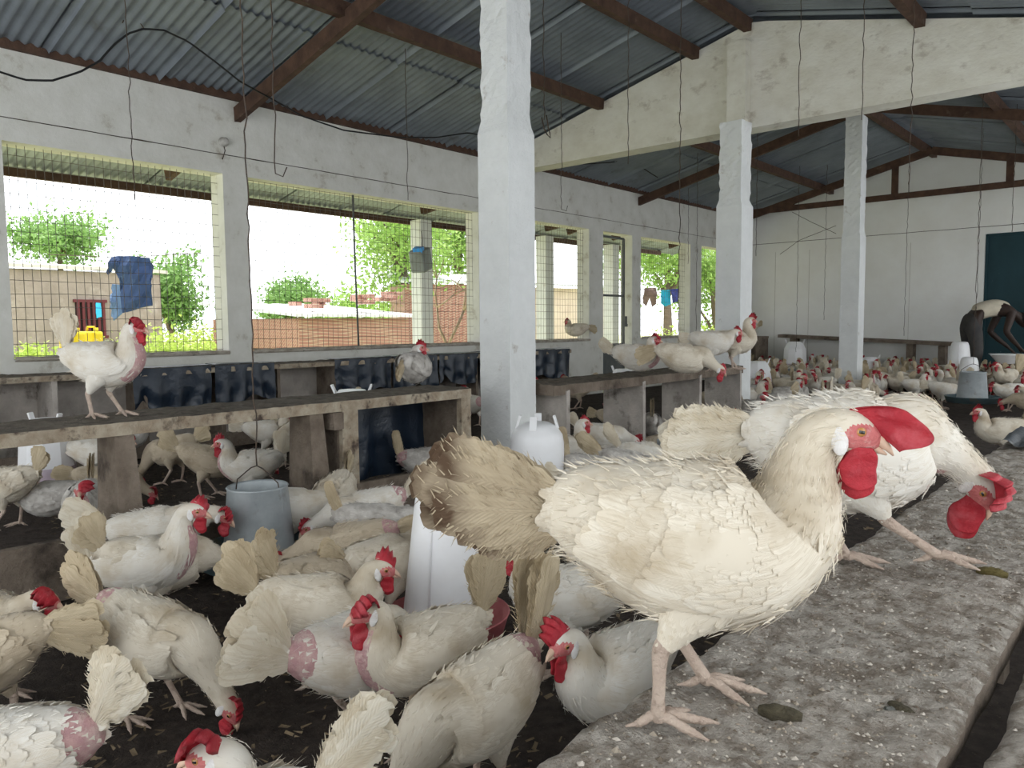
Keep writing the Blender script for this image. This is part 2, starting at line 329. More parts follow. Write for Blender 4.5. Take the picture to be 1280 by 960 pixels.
# pillars
def pillar(x, y, base_w, top_w, zs, label, ztop):
    mb = MB(); rg = np.random.default_rng(int(y*10)); n = 90; V = []; seg = 20
    for i in range(n):
        z = ztop*i/(n-1); q = 0 if z < zs-.05 else min(1, (z-zs+.05)/.05)
        wv = base_w*(1-q)+top_w*q; rough = .0015+.006*q
        for j in range(seg):
            side = j//5; t = (j % 5)/5*2-1
            px, py = [(1, t), (-t, 1), (-1, -t), (t, -1)][side]
            k = wv/2+rough*nz(px*6+y, py*6, z*14)+rough*.7*nz(px*19, py*19+y, z*40)
            V.append((px*k, py*k, z))
    F = [(i*seg+j, i*seg+(j+1) % seg, (i+1)*seg+(j+1) % seg, (i+1)*seg+j) for i in range(n-1) for j in range(seg)]+[tuple((n-1)*seg+j for j in range(seg))]
    mb.add(V, F, smooth=False); o = struct('pillar', mb, PILLAR, label, 'pillar'); o.location = (x, y, 0); return o
pillar(-3.05, 3.45, .235, .205, 2.12, 'tall white square pillar nearest the camera with chipped narrower top', roofz(-3.05)-.05)
pillar(-3.05, 6.50, .235, .20, 2.02, 'white square pillar under the gable beam with flaking shoulder', 2.70)
pillar(-3.05, 9.75, .215, .19, 2.02, 'slim white pillar before the end wall with brown wood at its head', roofz(-3.05)-.20)
mb = MB(); gable(mb, 6.6, 6.82, XW-.05, XR+.1, 2.66, 40, top=lambda x: min(roofz(x)-.03, 3.56)); mb.box((-3.05, 6.55, 3.02), (.17, .12, .75))
struct('beam', mb, BEAMW, 'thick whitewashed gable beam across the shed stained with cobweb dirt', 'beam')

# roof: corrugated sheets, one mesh for each slope
def roof(side, name, label):
    mb = MB(); w = .762; k = 0; y = -2.6
    while y < YF+.3:
        x_eave = XW-2.0 if side < 0 else XR+.7
        segs = [(RIDGE, RIDGE+(x_eave-RIDGE)*.42), (RIDGE+(x_eave-RIDGE)*.40, x_eave)]
        for q, (xa, xb) in enumerate(segs):
            m = 61; Y = np.linspace(y, y+w+.05, m); Z = .010*np.sin((Y-y)/.0762*2*math.pi)
            Z[-2] -= .010; Z[-1] -= .024; lift = .012*(k % 2)-.014*q; V = []
            for x in (xa, (xa+xb)/2, xb): V += [(x, yy, roofz(x)+zv+lift+.03) for yy, zv in zip(Y, Z)]
            mb.add(V, [(r*m+i, r*m+i+1, (r+1)*m+i+1, (r+1)*m+i) for r in range(2) for i in range(m-1)])
        y += w; k += 1
    struct(name, mb, ROOF, label, 'roof')
roof(-1, 'ceiling', 'corrugated metal roof slope over the left side'); roof(1, 'ceiling', 'corrugated metal roof slope over the right side')
struct('trim_12', MB().bar((RIDGE, -2.6, ZR+.03), (RIDGE, YF+.3, ZR+.03), .3, .02), ROOF, 'metal ridge cap of the roof', 'trim')
def timber(name, a, b, wd, ht, label): return struct(name, MB().bar(a, b, wd, ht, jit=.004), TIMBER, label, name)
def purl(x, y0, y1, label): return timber('purlin', (x, y0, roofz(x)-.045), (x, y1, roofz(x)-.045), .075, .10, label)
struct('wall_plate', MB().bar((XW-.02, -2.6, ZT+.035), (XW-.02, YF, ZT+.035), .14, .07, jit=.004), TIMBER, 'dark timber plate along the top of the left wall', 'wall plate')
purl(-4.55, -2, 6.6, 'brown purlin along the left roof slope, ending at the gable beam'); purl(-3.50, -2, 6.62, 'brown purlin just left of the ridge before the gable beam'); purl(-3.0, -2, 6.62, 'brown ridge timber resting on the gable beam head'); purl(-1.62, -2, 6.62, 'brown purlin on the right slope before the gable beam')
purl(-4.6, 6.8, YF, 'brown purlin along the left slope beyond the gable beam'); purl(-3.05, 6.8, YF, 'ridge purlin beyond the gable beam'); purl(-1.6, 6.8, YF, 'brown purlin on the right slope beyond the gable beam'); purl(-.3, 6.8, YF, 'outer brown purlin on the right slope beyond the beam')
def rafter(y, label, tie=None):
    for xa, xb, s in ((XW-1.3, RIDGE, 'left'), (RIDGE, XR+.6, 'right')):
        timber('rafter', (xa, y, roofz(xa)-.12), (xb, y, roofz(xb)-.12), .06, .11, label % s)
rafter(3.45, 'brown rafter rising from the wall to the nearest pillar, %s slope'); rafter(9.75, 'brown rafter over the slim far pillar, %s slope'); rafter(12.9, 'brown top chord of the truss before the end wall, %s slope')
timber('tie_beam', (XW, 12.9, 2.86), (XR, 12.9, 2.86), .05, .09, 'long horizontal tie beam of the truss before the end wall')
for x, s in ((-5.05, 'short upright of the truss nearest the left wall'), (-3.45, 'upright of the truss left of the ridge'), (-1.95, 'upright of the truss right of the ridge'), (-.6, 'upright of the truss near the right wall')):
    timber('truss_post', (x, 12.9, 2.86), (x, 12.9, roofz(x)-.12), .05, .09, s) if False else struct('truss_post', MB().box((x, 12.9, (2.86+roofz(x)-.12)/2), (.09, .05, roofz(x)-.12-2.86)), TIMBER, s, 'truss post')
# eave purlin and brackets outside, veranda posts
struct('eave_purlin', MB().bar((XW-1.84, -2.6, roofz(XW-1.84)-.05), (XW-1.84, YF, roofz(XW-1.84)-.05), .05, .075), TIMBER, 'brown purlin under the overhanging eave outside the windows', 'purlin')
for y, s in ((6.69, 'white veranda post outside the second window with a jug hung on it'), (9.2, 'white veranda post outside the third window'), (11.0, 'white veranda post seen through the side doorway'), (3.7, 'white veranda post hidden beyond the first pier')):
    if y == 3.7: continue
    struct('veranda_post', MB().box((XW-1.32, y, 1.13), (.19, .19, 2.3)), PILLAR, s, 'post')
    timber('eave_bracket', (XW-.1, y, roofz(XW)-.28), (XW-1.3, y, roofz(XW-1.3)-.12), .06, .09, 'brown bracket timber above the '+s.split(' with')[0])
# ------------------------------------------------------------------ nest rows and benches
def plank(p0, p1, wd, ht, seed=0, crust=.010, nseg=None):
    """a dung-crusted plank running along Y: lumpy top (slot 0), rough sides (slot 1)"""
    (x0, y0, z0), (x1, y1, z1) = p0, p1; mb = MB(); n = nseg or max(8, int((y1-y0)/.03)); m = max(6, int(wd/.03)); V = []
    for i in range(n):
        y = y0+(y1-y0)*i/(n-1)
        e0 = .006*nz(y*6, seed, 1)+.004*nz(y*23, seed); e1 = .006*nz(y*6, seed, 5)+.004*nz(y*23, seed+3)
        V += [(x0-wd/2+e0, y, z0-ht)]
        for j in range(m):
            x = -wd/2+wd*j/(m-1); ed = 1-abs(2*j/(m-1)-1)
            V.append((x0+x+(e0 if j == 0 else e1 if j == m-1 else 0), y, z0-.008+crust*(.5+.8*nz(x*12, y*12, seed)+.5*nz(x*40, y*40, seed))*min(1, ed*4+.3)))
        V += [(x0+wd/2+e1, y, z0-ht)]
    k = m+2; F = []; mt = []
    for i in range(n-1):
        for j in range(k-1): F.append((i*k+j, (i+1)*k+j, (i+1)*k+j+1, i*k+j+1)); mt.append(1 if j in (0, k-2) else 0)
        F.append((i*k+k-1, (i+1)*k+k-1, (i+1)*k, i*k)); mt.append(1)
    F += [tuple(range(k)), tuple((n-1)*k+j for j in range(k))[::-1]]; mt += [1, 1]
    mb.add(V, F, mt, smooth=False); return mb

def drape(y0, y1, x, ztop, zbot, seed=0, spikes=3, mbx=None):
    """black plastic hung from an edge along Y with folds and torn lower edge"""
    mb = mbx or MB(); n = 40; m = 14; V = []; rg = np.random.default_rng(seed)
    for i in range(n):
        y = y0+(y1-y0)*i/(n-1); u = i/(n-1)
        cut = (.5+.5*math.sin(u*spikes*2*math.pi+seed))**2*.35 if spikes else 0
        L = (ztop-zbot)*(1-cut*(.5+nz(u*4, seed)))
        for j in range(m):
            v = j/(m-1); V.append((x+.012+(.020*math.sin(u*23+seed)*v+.03*nz(u*7, v*3, seed)*v), y+.01*nz(u*5, v*4, seed+4), ztop+.004-L*v))
    mb.add(V, [(i*m+j, i*m+j+1, (i+1)*m+j+1, (i+1)*m+j) for i in range(n-1) for j in range(m-1)]); return mb

rw = np.random.default_rng(77)
# first free-standing row in line with the nearest pillar
R1 = empty('nest_bench', (-3.13, 1.6, 0), 'weathered open nest bench left of the nearest white pillar, plastic backed box at its end', 'nest bench')
R1.scale = (1, 1, 1.055)
def l(p): return (p[0]+3.13, p[1]-1.6, p[2])
plank(l((-3.13, .25, .578)), l((-3.13, 3.02, .586)), .38, .052, 3, .012).build('top_plank', [DUNGTOP, WOODL], R1)
for y, s in ((1.18, .07), (2.02, .07)):
    mb = MB(); w2 = .16; V = []
    for x, e in ((-3.11, 0), (-2.95, 1)):
        for z, g in ((.01, .045), (.53, 0)): V += [(x+(g if e else -g*.3), y-s/2-g*.3, z), (x+(g if e else -g*.3), y+s/2+g*.5, z)]
    V = [l(v) for v in V]; mb.add(V, [(0, 1, 3, 2), (4, 6, 7, 5), (0, 4, 5, 1), (2, 3, 7, 6), (0, 2, 6, 4), (1, 5, 7, 3)], smooth=False); mb.build('leg', WOOD, R1)
MB().box(l((-2.965, 2.2, .27)), (.05, .095, .53), jit=.004, rng=rw).build('post', WOODL, R1)
MB().box(l((-3.12, 2.16, .30)), (.30, .03, .40), jit=.004, rng=rw).build('divider', WOOD, R1)
MB().box(l((-3.05, 2.12, .485)), (.26, .05, .075), jit=.004, rng=rw).build('cross_block', WOOD, R1)
MB().box(l((-3.14, 2.985, .275)), (.36, .035, .54), jit=.004, rng=rw).build('end_board', WOOD, R1)
MB().box(l((-2.965, 2.985, .27)), (.035, .075, .53), jit=.003, rng=rw).build('post', WOODL, R1)
drape(2.2-1.6, 2.97-1.6, -.17, .53, .12, 4, 0).build('plastic_backing', BLACKP, R1)
MB().bar(l((-2.95, .2, .10)), l((-2.95, 3.02, .09)), .035, .20, jit=.006, rng=rw).build('base_board', WOOD, R1)
MB().bar(l((-3.29, .2, .04)), l((-3.29, 3.02, .04)), .03, .07).build('rear_board', WOOD, R1)
# second row beyond the pillar
R2 = empty('nest_bench', (-3.17, 5.1, 0), 'grey nest bench with broad divider boards between the two big white pillars', 'nest bench')
def l2(p): return (p[0]+3.17, p[1]-5.1, p[2])
R2.location = (-3.02, 4.85, 0); R2.scale = (.95, .95, 1.13)
plank(l2((-3.17, 3.80, .522)), l2((-3.17, 6.56, .528)), .40, .06, 8, .014).build('top_plank', [DUNGTOP, WOOD], R2)
for y in (3.93, 4.86, 5.73, 6.50): MB().box(l2((-3.135, y, .255)), (.35, .035, .46), jit=.006, rng=rw).build('divider', GRAYBOARD, R2)
MB().bar(l2((-2.98, 3.80, .065)), l2((-2.98, 6.56, .065)), .03, .13, jit=.006, rng=rw).build('base_board', WOODL, R2)
# row against the left wall
R3 = empty('nest_box_row', (-5.87, 4.5, 0), 'long nest box row against the left wall hung with torn black plastic', 'nest box')
def l3(p): return (p[0]+5.87, p[1]-4.5, p[2])
plank(l3((-5.86, .6, .645)), l3((-5.86, 7.62, .645)), .34, .045, 12, .012).build('top_plank', [DUNGTOP, WOODL], R3)
for y in (1.35, 1.85, 2.45, 3.05, 3.55, 4.15, 4.75, 5.35, 5.95, 6.6, 7.2, 7.58): MB().box(l3((-5.87, y, .31)), (.32, .03, .60), jit=.004, rng=rw).build('divider', GRAYBOARD if y < 2 else WOOD, R3)
MB().box(l3((-6.03, 4.1, .32)), (.02, 6.9, .6)).build('back_board', GRAYBOARD, R3)
MB().bar(l3((-5.71, .6, .06)), l3((-5.71, 7.62, .06)), .03, .12, jit=.004, rng=rw).build('base_board', WOOD, R3)
for i, (a, b, zb, sp) in enumerate(((2.35, 2.95, .30, 1.3), (2.98, 3.50, .32, .9), (4.10, 4.75, .32, 1.4), (4.78, 5.35, .30, 1.2), (5.38, 5.95, .33, 1.0), (6.0, 6.7, .3, 1.1), (6.75, 7.58, .28, .8))):
    drape(a-4.5, b-4.5, .17, .65, zb, i*3+1, sp).build('plastic_drape', BLACKP, R3)
    MB().box((.10, (a+b)/2-4.5, .662), (.16, b-a, .004), jit=.004, rng=rw).build('plastic_flap', BLACKP, R3)
# bench along the end wall
R4 = empty('perch_bench', (-4, 13.3, 0), 'low brown plank bench along the end wall behind the flock', 'bench')
MB().bar((-1.35, 0, .72), (1.35, -.05, .60), .28, .05, jit=.006).build('seat_plank', WOOD, R4)
for x in (-1.1, -.1, .75, 1.2): MB().box((x, 0, .33-.02*x), (.10, .2, .62-.07*x), jit=.004).build('leg', WOOD, R4)
R5 = empty('nest_box', (-5.72, 12.7, 0), 'dark wooden nest box in the far left corner', 'nest box')
MB().box((0, 0, .70), (.6, .5, .04)).build('top_board', WOOD, R5); MB().box((-.28, 0, .34), (.03, .48, .68)).build('side_board', WOOD, R5); MB().box((.28, 0, .34), (.03, .48, .68)).build('side_board', WOOD, R5); MB().box((0, .24, .34), (.55, .03, .68)).build('back_board', WOOD, R5)
# near bench: lumpy dung-crusted planks the two big hens stand on
HB = .48
def crust(x, y): return .006*nz(x*9, y*9, 2)+.006*nz(x*26, y*26, 5)+.0045*nz(x*60, y*60, 8)+.003*nz(x*130, y*130, 1)+.010*max(0, nz(x*14, y*14, 21)-.25)
def bigplank(x0, x1, y0, y1, name, label, thick=.045, st=.008):
    xs = np.linspace(x0, x1, int((x1-x0)/st)+1); n = []
    yv = list(np.arange(y0, 2.0, st))+list(np.arange(2.0, y1, st*2.5)); V = []; k = len(xs)
    for y in yv:
        for i, x in enumerate(xs):
            e = min(i, k-1-i)*st; z = HB-.004+crust(x, y)-.008*max(0, 1-e/.015)
            V.append((x+(.005*nz(y*8, x0*9)+.004*nz(y*30, x0*9, 2))*(e < .012), y, z))
    N = len(V); F = [(j*k+i, j*k+i+1, (j+1)*k+i+1, (j+1)*k+i) for j in range(len(yv)-1) for i in range(k-1)]; mt = [0]*len(F)
    low = []
    for j, y in enumerate(yv): low += [(x0+.004*nz(y*8, 3), y, HB-thick), (x1+.004*nz(y*8, 5), y, HB-thick)]
    V += low
    for j in range(len(yv)-1):
        F += [(j*k, (j+1)*k, N+2*j+2, N+2*j), (j*k+k-1, N+2*j+1, N+2*j+3, (j+1)*k+k-1), (N+2*j, N+2*j+2, N+2*j+3, N+2*j+1)]; mt += [1, 1, 1]
    J = len(yv)-1; F += [tuple(range(k))+(N+1, N), tuple(J*k+i for i in range(k))[::-1]+(N+2*J, N+2*J+1)]; mt += [1, 1]
    mb = MB(); mb.add(V, F, mt); t = empty(name, ((x0+x1)/2, y0, 0), label, 'bench')
    for i in range(len(mb.v)): mb.v[i] = mb.v[i]-np.array([(x0+x1)/2, y0, 0])
    mb.build('top_plank', [DUNG, WOOD], t); return t
B1 = bigplank(-.515, -.180, .15, 3.75, 'perch_bench', 'wide grey dung-crusted plank bench carrying the two big hens in front')
for y in (.7, 2.2, 3.4): MB().box((0, y, .215), (.06, .09, .43)).build('leg', WOOD, B1)
B2 = bigplank(-.142, .18, .15, 2.2, 'perch_bench', 'second dung-crusted plank across a dark gap at the lower right corner', st=.012)
for y in (.4, 1.7): MB().box((0, y, .215), (.06, .09, .43)).build('leg', WOOD, B2)
mb = MB(); n = 26; V = [(-.50+.32*i/(n-1)+.01*nz(j, i), 3.30+.5*j/9, HB+.02+.010*math.sin(i*.9+j*.2)+.01*nz(i*.4, j*.4)) for j in range(10) for i in range(n)]
mb.add(V, [(j*n+i, j*n+i+1, (j+1)*n+i+1, (j+1)*n+i) for j in range(9) for i in range(n-1)])
tag(mb.build('plastic_sheet', BLACKP), 'crumpled black plastic sheet on the far end of the wide near bench', 'plastic sheet')
# droppings on the near bench
DROP = mk('olive_dropping', (.17, .145, .09), (.10, .085, .055), scale=60, bump=1, bscale=200); DROPW = mk('pale_dropping', (.42, .43, .40), (.27, .27, .24), scale=80, bump=1, bscale=200)
def dropping(px, py, L, wd, ang, mat, label):
    p = onz(px, py, HB); z = HB-.004+crust(p[0], p[1]); mb = MB(); n = 10; P = [(L*(i/(n-1)-.5)*math.cos(ang)+.003*nz(i*.7, L*50), L*(i/(n-1)-.5)*math.sin(ang), .3*wd) for i in range(n)]
    mb.tube(P, [wd*.5*(math.sin(math.pi*(.08+.84*i/(n-1)))**.5)*(1+.25*nz(i*.9, px)) for i in range(n)], 9); o = mb.build('dropping', mat, loc=(p[0], p[1], z-.002)); o.scale = (1, 1, .6); tag(o, label, 'dropping'); return o
dropping(1129, 882, .042, .020, -.6, DROP, 'long olive dropping on the bench right of the front hen')
dropping(1113, 880, .014, .014, .4, DROPW, 'small pale dropping on the bench touching the long olive one')
dropping(1240, 716, .05, .036, 0, mk('yellow_dropping', (.25, .20, .07), (.16, .13, .05), scale=60, bump=1, bscale=150), 'yellowish flat dropping on the bench below the bent hen\'s comb')
dropping(975, 892, .05, .030, .3, DROP, 'brown lump of dung on the bench behind the front hen\'s long toe')

rg = np.random.default_rng(9); mb = MB(); m2 = []
for k in range(6500):
    x = rg.uniform(-.505, -.19) if k % 5 else rg.uniform(-.13, .15); y = .3+2.6*rg.random()**1.6; L = rg.uniform(.0010, .0040)*(1 if k % 14 else 1.7); z = HB-.004+crust(x, y); n_ = 5; a0 = rg.uniform(0, 6.28); el = rg.uniform(.35, 1)
    P = [(x+L*math.cos(a0+i*1.257)*(1 if i % 2 else .8), y+L*el*math.sin(a0+i*1.257), z) for i in range(n_)]+[(x+L*.2, y, z+L*rg.uniform(.3, .9))]
    mb.add(P, [(i, (i+1) % n_, n_) for i in range(n_)], int(rg.integers(3)), smooth=False)
tag(mb.build('dung_crumbs', [mk('crumb_pale', (.50, .45, .39)), mk('crumb_dark', (.16, .13, .10)), mk('crumb_tan', (.34, .29, .23))]), 'dry crumbs of dung and feed scattered over the near plank benches', 'crumbs', None, 'stuff')
# ------------------------------------------------------------------ feeders and drinkers
def feeder(pos, label, s=1., rz=.3, hang=True, low=.05):
    t = empty('hanging_feeder', (pos[0], pos[1], low), label, 'feeder', rz, 'galvanised feeders', s)
    mb = MB(); pr = [(.135, .02), (.134, .04), (.112, .285), (.116, .29), (.112, .295), (.108, .285), (.128, .04)]; mb.lathe(pr, 28); mb.tube([(.131, 0, .02), (.109, 0, .29)], .004, 5); mb.build('hopper', GALV, t)
    mb = MB(); mb.lathe([(0, .0), (.215, .0), (.235, .055), (.240, .058), (.236, .060), (.228, .055), (.21, .008), (0, .008)], 32); mb.build('pan', PAN, t)
    MB().lathe([(0, .06), (.10, .055), (.17, .03), (.212, .022)], 20).build('feed', FEED, t)
    if hang: MB().tube([(-.108, 0, .27), (-.10, 0, .31), (-.03, 0, .36), (0, 0, .37), (.03, 0, .36), (.10, 0, .31), (.108, 0, .27)], .0025, 5).build('wire_bail', WIRE, t)
    return t
feeder(onz(325, 697, .06), 'galvanised hopper feeder with teal pan hanging over the near litter', 1.0)
feeder(onz(840, 592, .05), 'small galvanised feeder with a hen eating from it, before the grey nest bench', .8, 0, False, .02)
feeder(onz(993, 482, .06), 'galvanised feeder in the far flock between the two far pillars', 1.0, low=0)
feeder(onz(1215, 499, .16), 'galvanised feeder on a wide pan at the right, in front of a white drinker', 1.05, 0, True, .13)
feeder(onz(1128, 460, .06), 'blurred galvanised feeder far back before the end wall bench', 1.0, low=0)
def drinker(pos, label, kind, s=1., rz=0., base=REDP, z=0.):
    t = empty('drinker', (pos[0], pos[1], z), label, 'drinker', rz, 'plastic drinkers', s)
    mb = MB()
    if kind == 'bell':
        pr = [(.0, .452), (.055, .452), (.078, .446), (.088, .430), (.093, .40), (.135, .05), (.137, .03)]; mb.lathe(pr, 36)
        for a in (0, 1.57, 3.14, 4.71):
            c, sn = math.cos(a), math.sin(a); mb.tube([(c*.082, sn*.082, .435), (c*.094, sn*.094, .40), (c*.136, sn*.136, .05)], .004, 6)
    elif kind == 'jar':
        pr = [(0, .46), (.06, .46), (.10, .44), (.128, .40), (.135, .36), (.137, .20), (.137, .05)]; mb.lathe(pr, 32)
        for a in (.6, 2.2, 3.8, 5.2):
            c, sn = math.cos(a), math.sin(a); mb.bar((c*.105, sn*.105, .43), (c*.085, sn*.085, .495), .035, .012, up=(c, sn, 0))
    else:
        pr = [(0, .40), (.075, .40), (.098, .375), (.132, .31), (.150, .05)]; mb.lathe(pr, 10, smooth=False)
        for a in (.2, 3.3):
            c, sn = math.cos(a), math.sin(a); mb.bar((c*.09, sn*.09, .37), (c*.115, sn*.115, .43), .03, .012, up=(c, sn, 0))
    mb.build('water_tank', PINKP if kind == 'pink' else WHITEP, t)
    if kind in ('jar', 'oct', 'pink'): MB().lathe([(.1385, .06), (.1395, .15), (.1385, .17)] if kind == 'jar' else [(.152, .055), (.148, .13)], 32 if kind == 'jar' else 10).build('water_line', mk('stained_water', (.60, .52, .58), rough=.4, trans=.3), t)
    MB().lathe([(0, 0), (.175, 0), (.195, .065), (.198, .068), (.194, .07), (.175, .03), (.14, .02), (0, .02)], 32).build('trough', base, t)
    return t
drinker(onz(558, 775, .04), 'tall white bell drinker with pink trough in the middle of the near hens', 'bell', 1.0, .4, PINKPAN)
drinker(onz(672, 628, .05), 'white jar drinker with lugs on top, right of the nearest white pillar', 'jar', 1.0)
drinker(onz(60, 598, .06), 'white angular drinker with red trough behind the nest bench at the left edge', 'oct', 1.05, .2)
drinker((-4.45, 3.35, 0), 'white angular drinker standing behind the first nest bench by the black plastic', 'oct', 1.25, .5)
drinker(onz(803, 520, .03)+np.array([-.55, .5, 0]), 'pinkish drinker with red trough seen under the grey nest bench', 'oct', 1.15, .1)
drinker(onz(947, 495, .05), 'pinkish drinker with red trough just right of the gable pillar', 'oct', 1.2, .1)
drinker((-4.75, 12.4, 0), 'white drinker in the far flock before the end wall bench', 'oct', 1.3, .1, REDP, .12)
drinker(onz(1087, 480, .05), 'white drinker right of the slim far pillar', 'oct', 1.1, .1)
drinker((-2.30, 11.9, 0), 'tall white drinker in front of the bending person', 'bell', 1.15, .1, PINKPAN, .15)
drinker((-2.0, 10.9, 0), 'white drinker behind the right hand feeder', 'bell', 1.0, .1, PINKPAN, .05)

# ------------------------------------------------------------------ wires and cable
def wire(pts, label, rad=.0028, name='hanging_wire', mat=WIRE, wob=.006, cat='wire'):
    P = []; rg = random.Random(len(label)*7+int(pts[0][0]*100)); base = np.array(pts, float); L = sum(np.linalg.norm(b-a) for a, b in zip(base, base[1:])); n = max(8, int(L/.05))
    seg = np.cumsum([0]+[np.linalg.norm(b-a) for a, b in zip(base, base[1:])])
    for i in range(n+1):
        t = L*i/n; p = np.array([np.interp(t, seg, base[:, k]) for k in range(3)]); q = 1 if 0 < i < n else 0
        P.append(p+q*np.array([rg.uniform(-wob, wob), rg.uniform(-wob, wob), 0]))
    o = MB().tube(P, rad, 5).build(name, mat); return tag(o, label, cat)
def hang(px, py_top, py_bot, Y, label, X=None, hook=False, px2=None, rad=.0028):
    """a wire hanging from the roof on the vertical through pixel (px, py_bot)"""
    p = onY(px2 or px, py_bot, Y); zt = roofz(p[0])-.0
    pts = [(p[0], p[1], zt), (p[0], p[1], p[2])]
    if hook: pts += [(p[0]+.02, p[1]+.015, p[2]-.02), (p[0]+.045, p[1]+.03, p[2]), (p[0]+.04, p[1]+.03, p[2]+.03)]
    return wire(pts, label, rad)
ff = onz(325, 697, .06); wire([(ff[0], ff[1], roofz(ff[0])), (ff[0], ff[1], .42)], 'long twisted wire holding up the near galvanised feeder')
fp = onz(1215, 499, .16); wire([(fp[0], fp[1], roofz(fp[0])), (fp[0], fp[1], .51)], 'wire holding up the wide feeder at the right')
hang(168, 0, 250, 1.95, 'wire hanging before the first window'); hang(345, 0, 218, 1.9, 'short hooked wire left of the near feeder wire', hook=True)
hang(510, 0, 250, 4.2, 'wire hanging before the second window'); 
w3 = onY(680, 150, 3.9); wire([(w3[0], w3[1], roofz(w3[0])), tuple(w3)], 'wire with a coiled hook bundle right of the nearest pillar'); wire([(w3[0]-.02, w3[1], w3[2]+.02), (w3[0]+.02, w3[1], w3[2]-.10), (w3[0]+.05, w3[1], w3[2]-.12), (w3[0]+.01, w3[1]+.01, w3[2]+.03)], 'coiled wire bundle hooked on the wire right of the pillar', .004, 'wire_coil')
hang(702, 0, 262, 5.2, 'short wire just left of the gable beam end', hook=True); hang(785, 0, 205, 4.9, 'straight wire crossing the gable beam at its left'); hang(848, 0, 440, 5.6, 'kinked long wire crossing the beam left of its pillar', rad=.0035)
hang(998, 0, 170, 5.4, 'wire crossing the gable beam right of its pillar'); hang(1077, 0, 150, 5.5, 'wire crossing the gable beam above the slim pillar'); hang(1136, 0, 240, 5.6, 'thin wire crossing the gable beam at the right')
for px, yb, Y, s in ((995, 440, 11.5, 'long wire before the end wall left of the slim pillar'), (1030, 400, 12, 'faint wire before the end wall beside the slim pillar'), (1130, 420, 11.2, 'long wire before the end wall right of the slim pillar'), (1220, 400, 11.4, 'wire hanging just left of the teal door'), (870, 420, 9.2, 'wire hanging before the fourth window'), (860, 330, 10.4, 'thin wire before the pier right of the side door'), (1265, 290, 9.8, 'wire hanging over the teal door'), (945, 320, 8.5, 'short wire right of the gable pillar')):
    hang(px, 0, yb, Y, s)
cp = [onX(x, y, -5.4) for x, y in ((-15, 85), (30, 100), (65, 101), (100, 90), (125, 76), (140, 58), (160, 42), (180, 36), (205, 38), (235, 52), (270, 78), (300, 102))]+[onX(x, y, -5.6) for x, y in ((340, 124), (380, 146), (430, 163), (500, 172), (545, 172), (585, 166))]+[onX(x, y, -5.5) for x, y in ((668, 182), (700, 195), (730, 205), (765, 203), (785, 198), (800, 208), (822, 222))]
wire(cp, 'black electric cable looping along the roof edge of the left wall', .007, 'electric_cable', CABLE, .001, 'cable')
wire([(cp[7][0], cp[7][1], cp[7][2]), (cp[7][0]-.08, cp[7][1]-.05, cp[7][2]+.18), (cp[7][0]-.05, cp[7][1]-.12, roofz(cp[7][0])-.01)], 'twisted tie wire holding the black cable to the roof', .004, 'tie_wire')
wire([onY(x, y, 13.2) for x, y in ((1045, 282), (1000, 300), (975, 318))], 'slack wire drooping across the end wall below the truss', .004)
wire([onY(x, y, 13.2) for x, y in ((990, 265), (1015, 278), (1045, 292))], 'thin wire slanting across the end wall by the slim pillar', .004)
ip = onX(278, 178, XW); t = empty('wire_insulator', (XW, ip[1], ip[2]), 'round porcelain insulator on the wall above the first pier', 'insulator')
ax = np.array([(0, 1, 0), (0, 0, 1), (1, 0, 0)], float)
m_ = MB(); m_.lathe([(.0, .065), (.02, .065), (.034, .05), (.03, .035), (.04, .02), (.036, .0)], 16); m_.v[0] = m_.v[0] @ ax; m_.build('insulator_body', PORC, t)
MB().tube([(.02, .0, -.03), (.03, .005, -.07), (.012, .0, -.11), (.008, -.01, -.14)], .004, 5).build('wire_tail', WIRE, t)

# ------------------------------------------------------------------ outside, beyond the windows
GRASS = mk('grass_ground', (.34, .40, .16), (.48, .47, .28), (.60, .54, .44), scale=3, cthr=(.52, .62), cscale=.6, bump=.5, bscale=20)
LEAF = mk('bright_leaf', (.20, .36, .07), (.34, .48, .14), scale=2, rough=.6, trans=.35); LEAF2 = mk('deep_leaf', (.13, .25, .07), (.22, .36, .12), scale=2, rough=.6, trans=.35)
LEAFY = mk('yellow_leaf', (.34, .46, .09), (.46, .56, .15), scale=2, rough=.6, trans=.35)
BARK = mk('bark', (.20, .15, .11), (.12, .09, .07), scale=8, bump=.5); BARE = mk('bare_branch', (.52, .40, .30), (.40, .30, .22), scale=10)
BRICK = bpy.data.materials.new('red_brick'); BRICK.use_nodes = True; bt = BRICK.node_tree
bk = bt.nodes.new('ShaderNodeTexBrick'); bk.inputs['Color1'].default_value = (.28, .12, .09, 1); bk.inputs['Color2'].default_value = (.34, .165, .125, 1); bk.inputs['Mortar'].default_value = (.42, .30, .22, 1); bk.inputs['Scale'].default_value = 6; bk.inputs['Mortar Size'].default_value = .03
tcx = bt.nodes.new('ShaderNodeTexCoord'); mpx = bt.nodes.new('ShaderNodeMapping'); mpx.inputs['Rotation'].default_value = (math.pi/2, 0, YAW); bt.links.new(tcx.outputs['Object'], mpx.inputs[0]); bt.links.new(mpx.outputs[0], bk.inputs['Vector']); bt.links.new(bk.outputs[0], bt.nodes['Principled BSDF'].inputs['Base Color'])
MUD = mk('mud_plaster', (.34, .285, .25), (.27, .225, .195), (.40, .35, .31), scale=3, cthr=(.55, .7), cscale=2, bump=.6, bscale=14)
TIN = mk('bright_tin', (.72, .74, .75), (.6, .6, .6), scale=4, rough=.5); CREAMW = mk('cream_wall', (.62, .52, .42), (.52, .42, .34), scale=2)
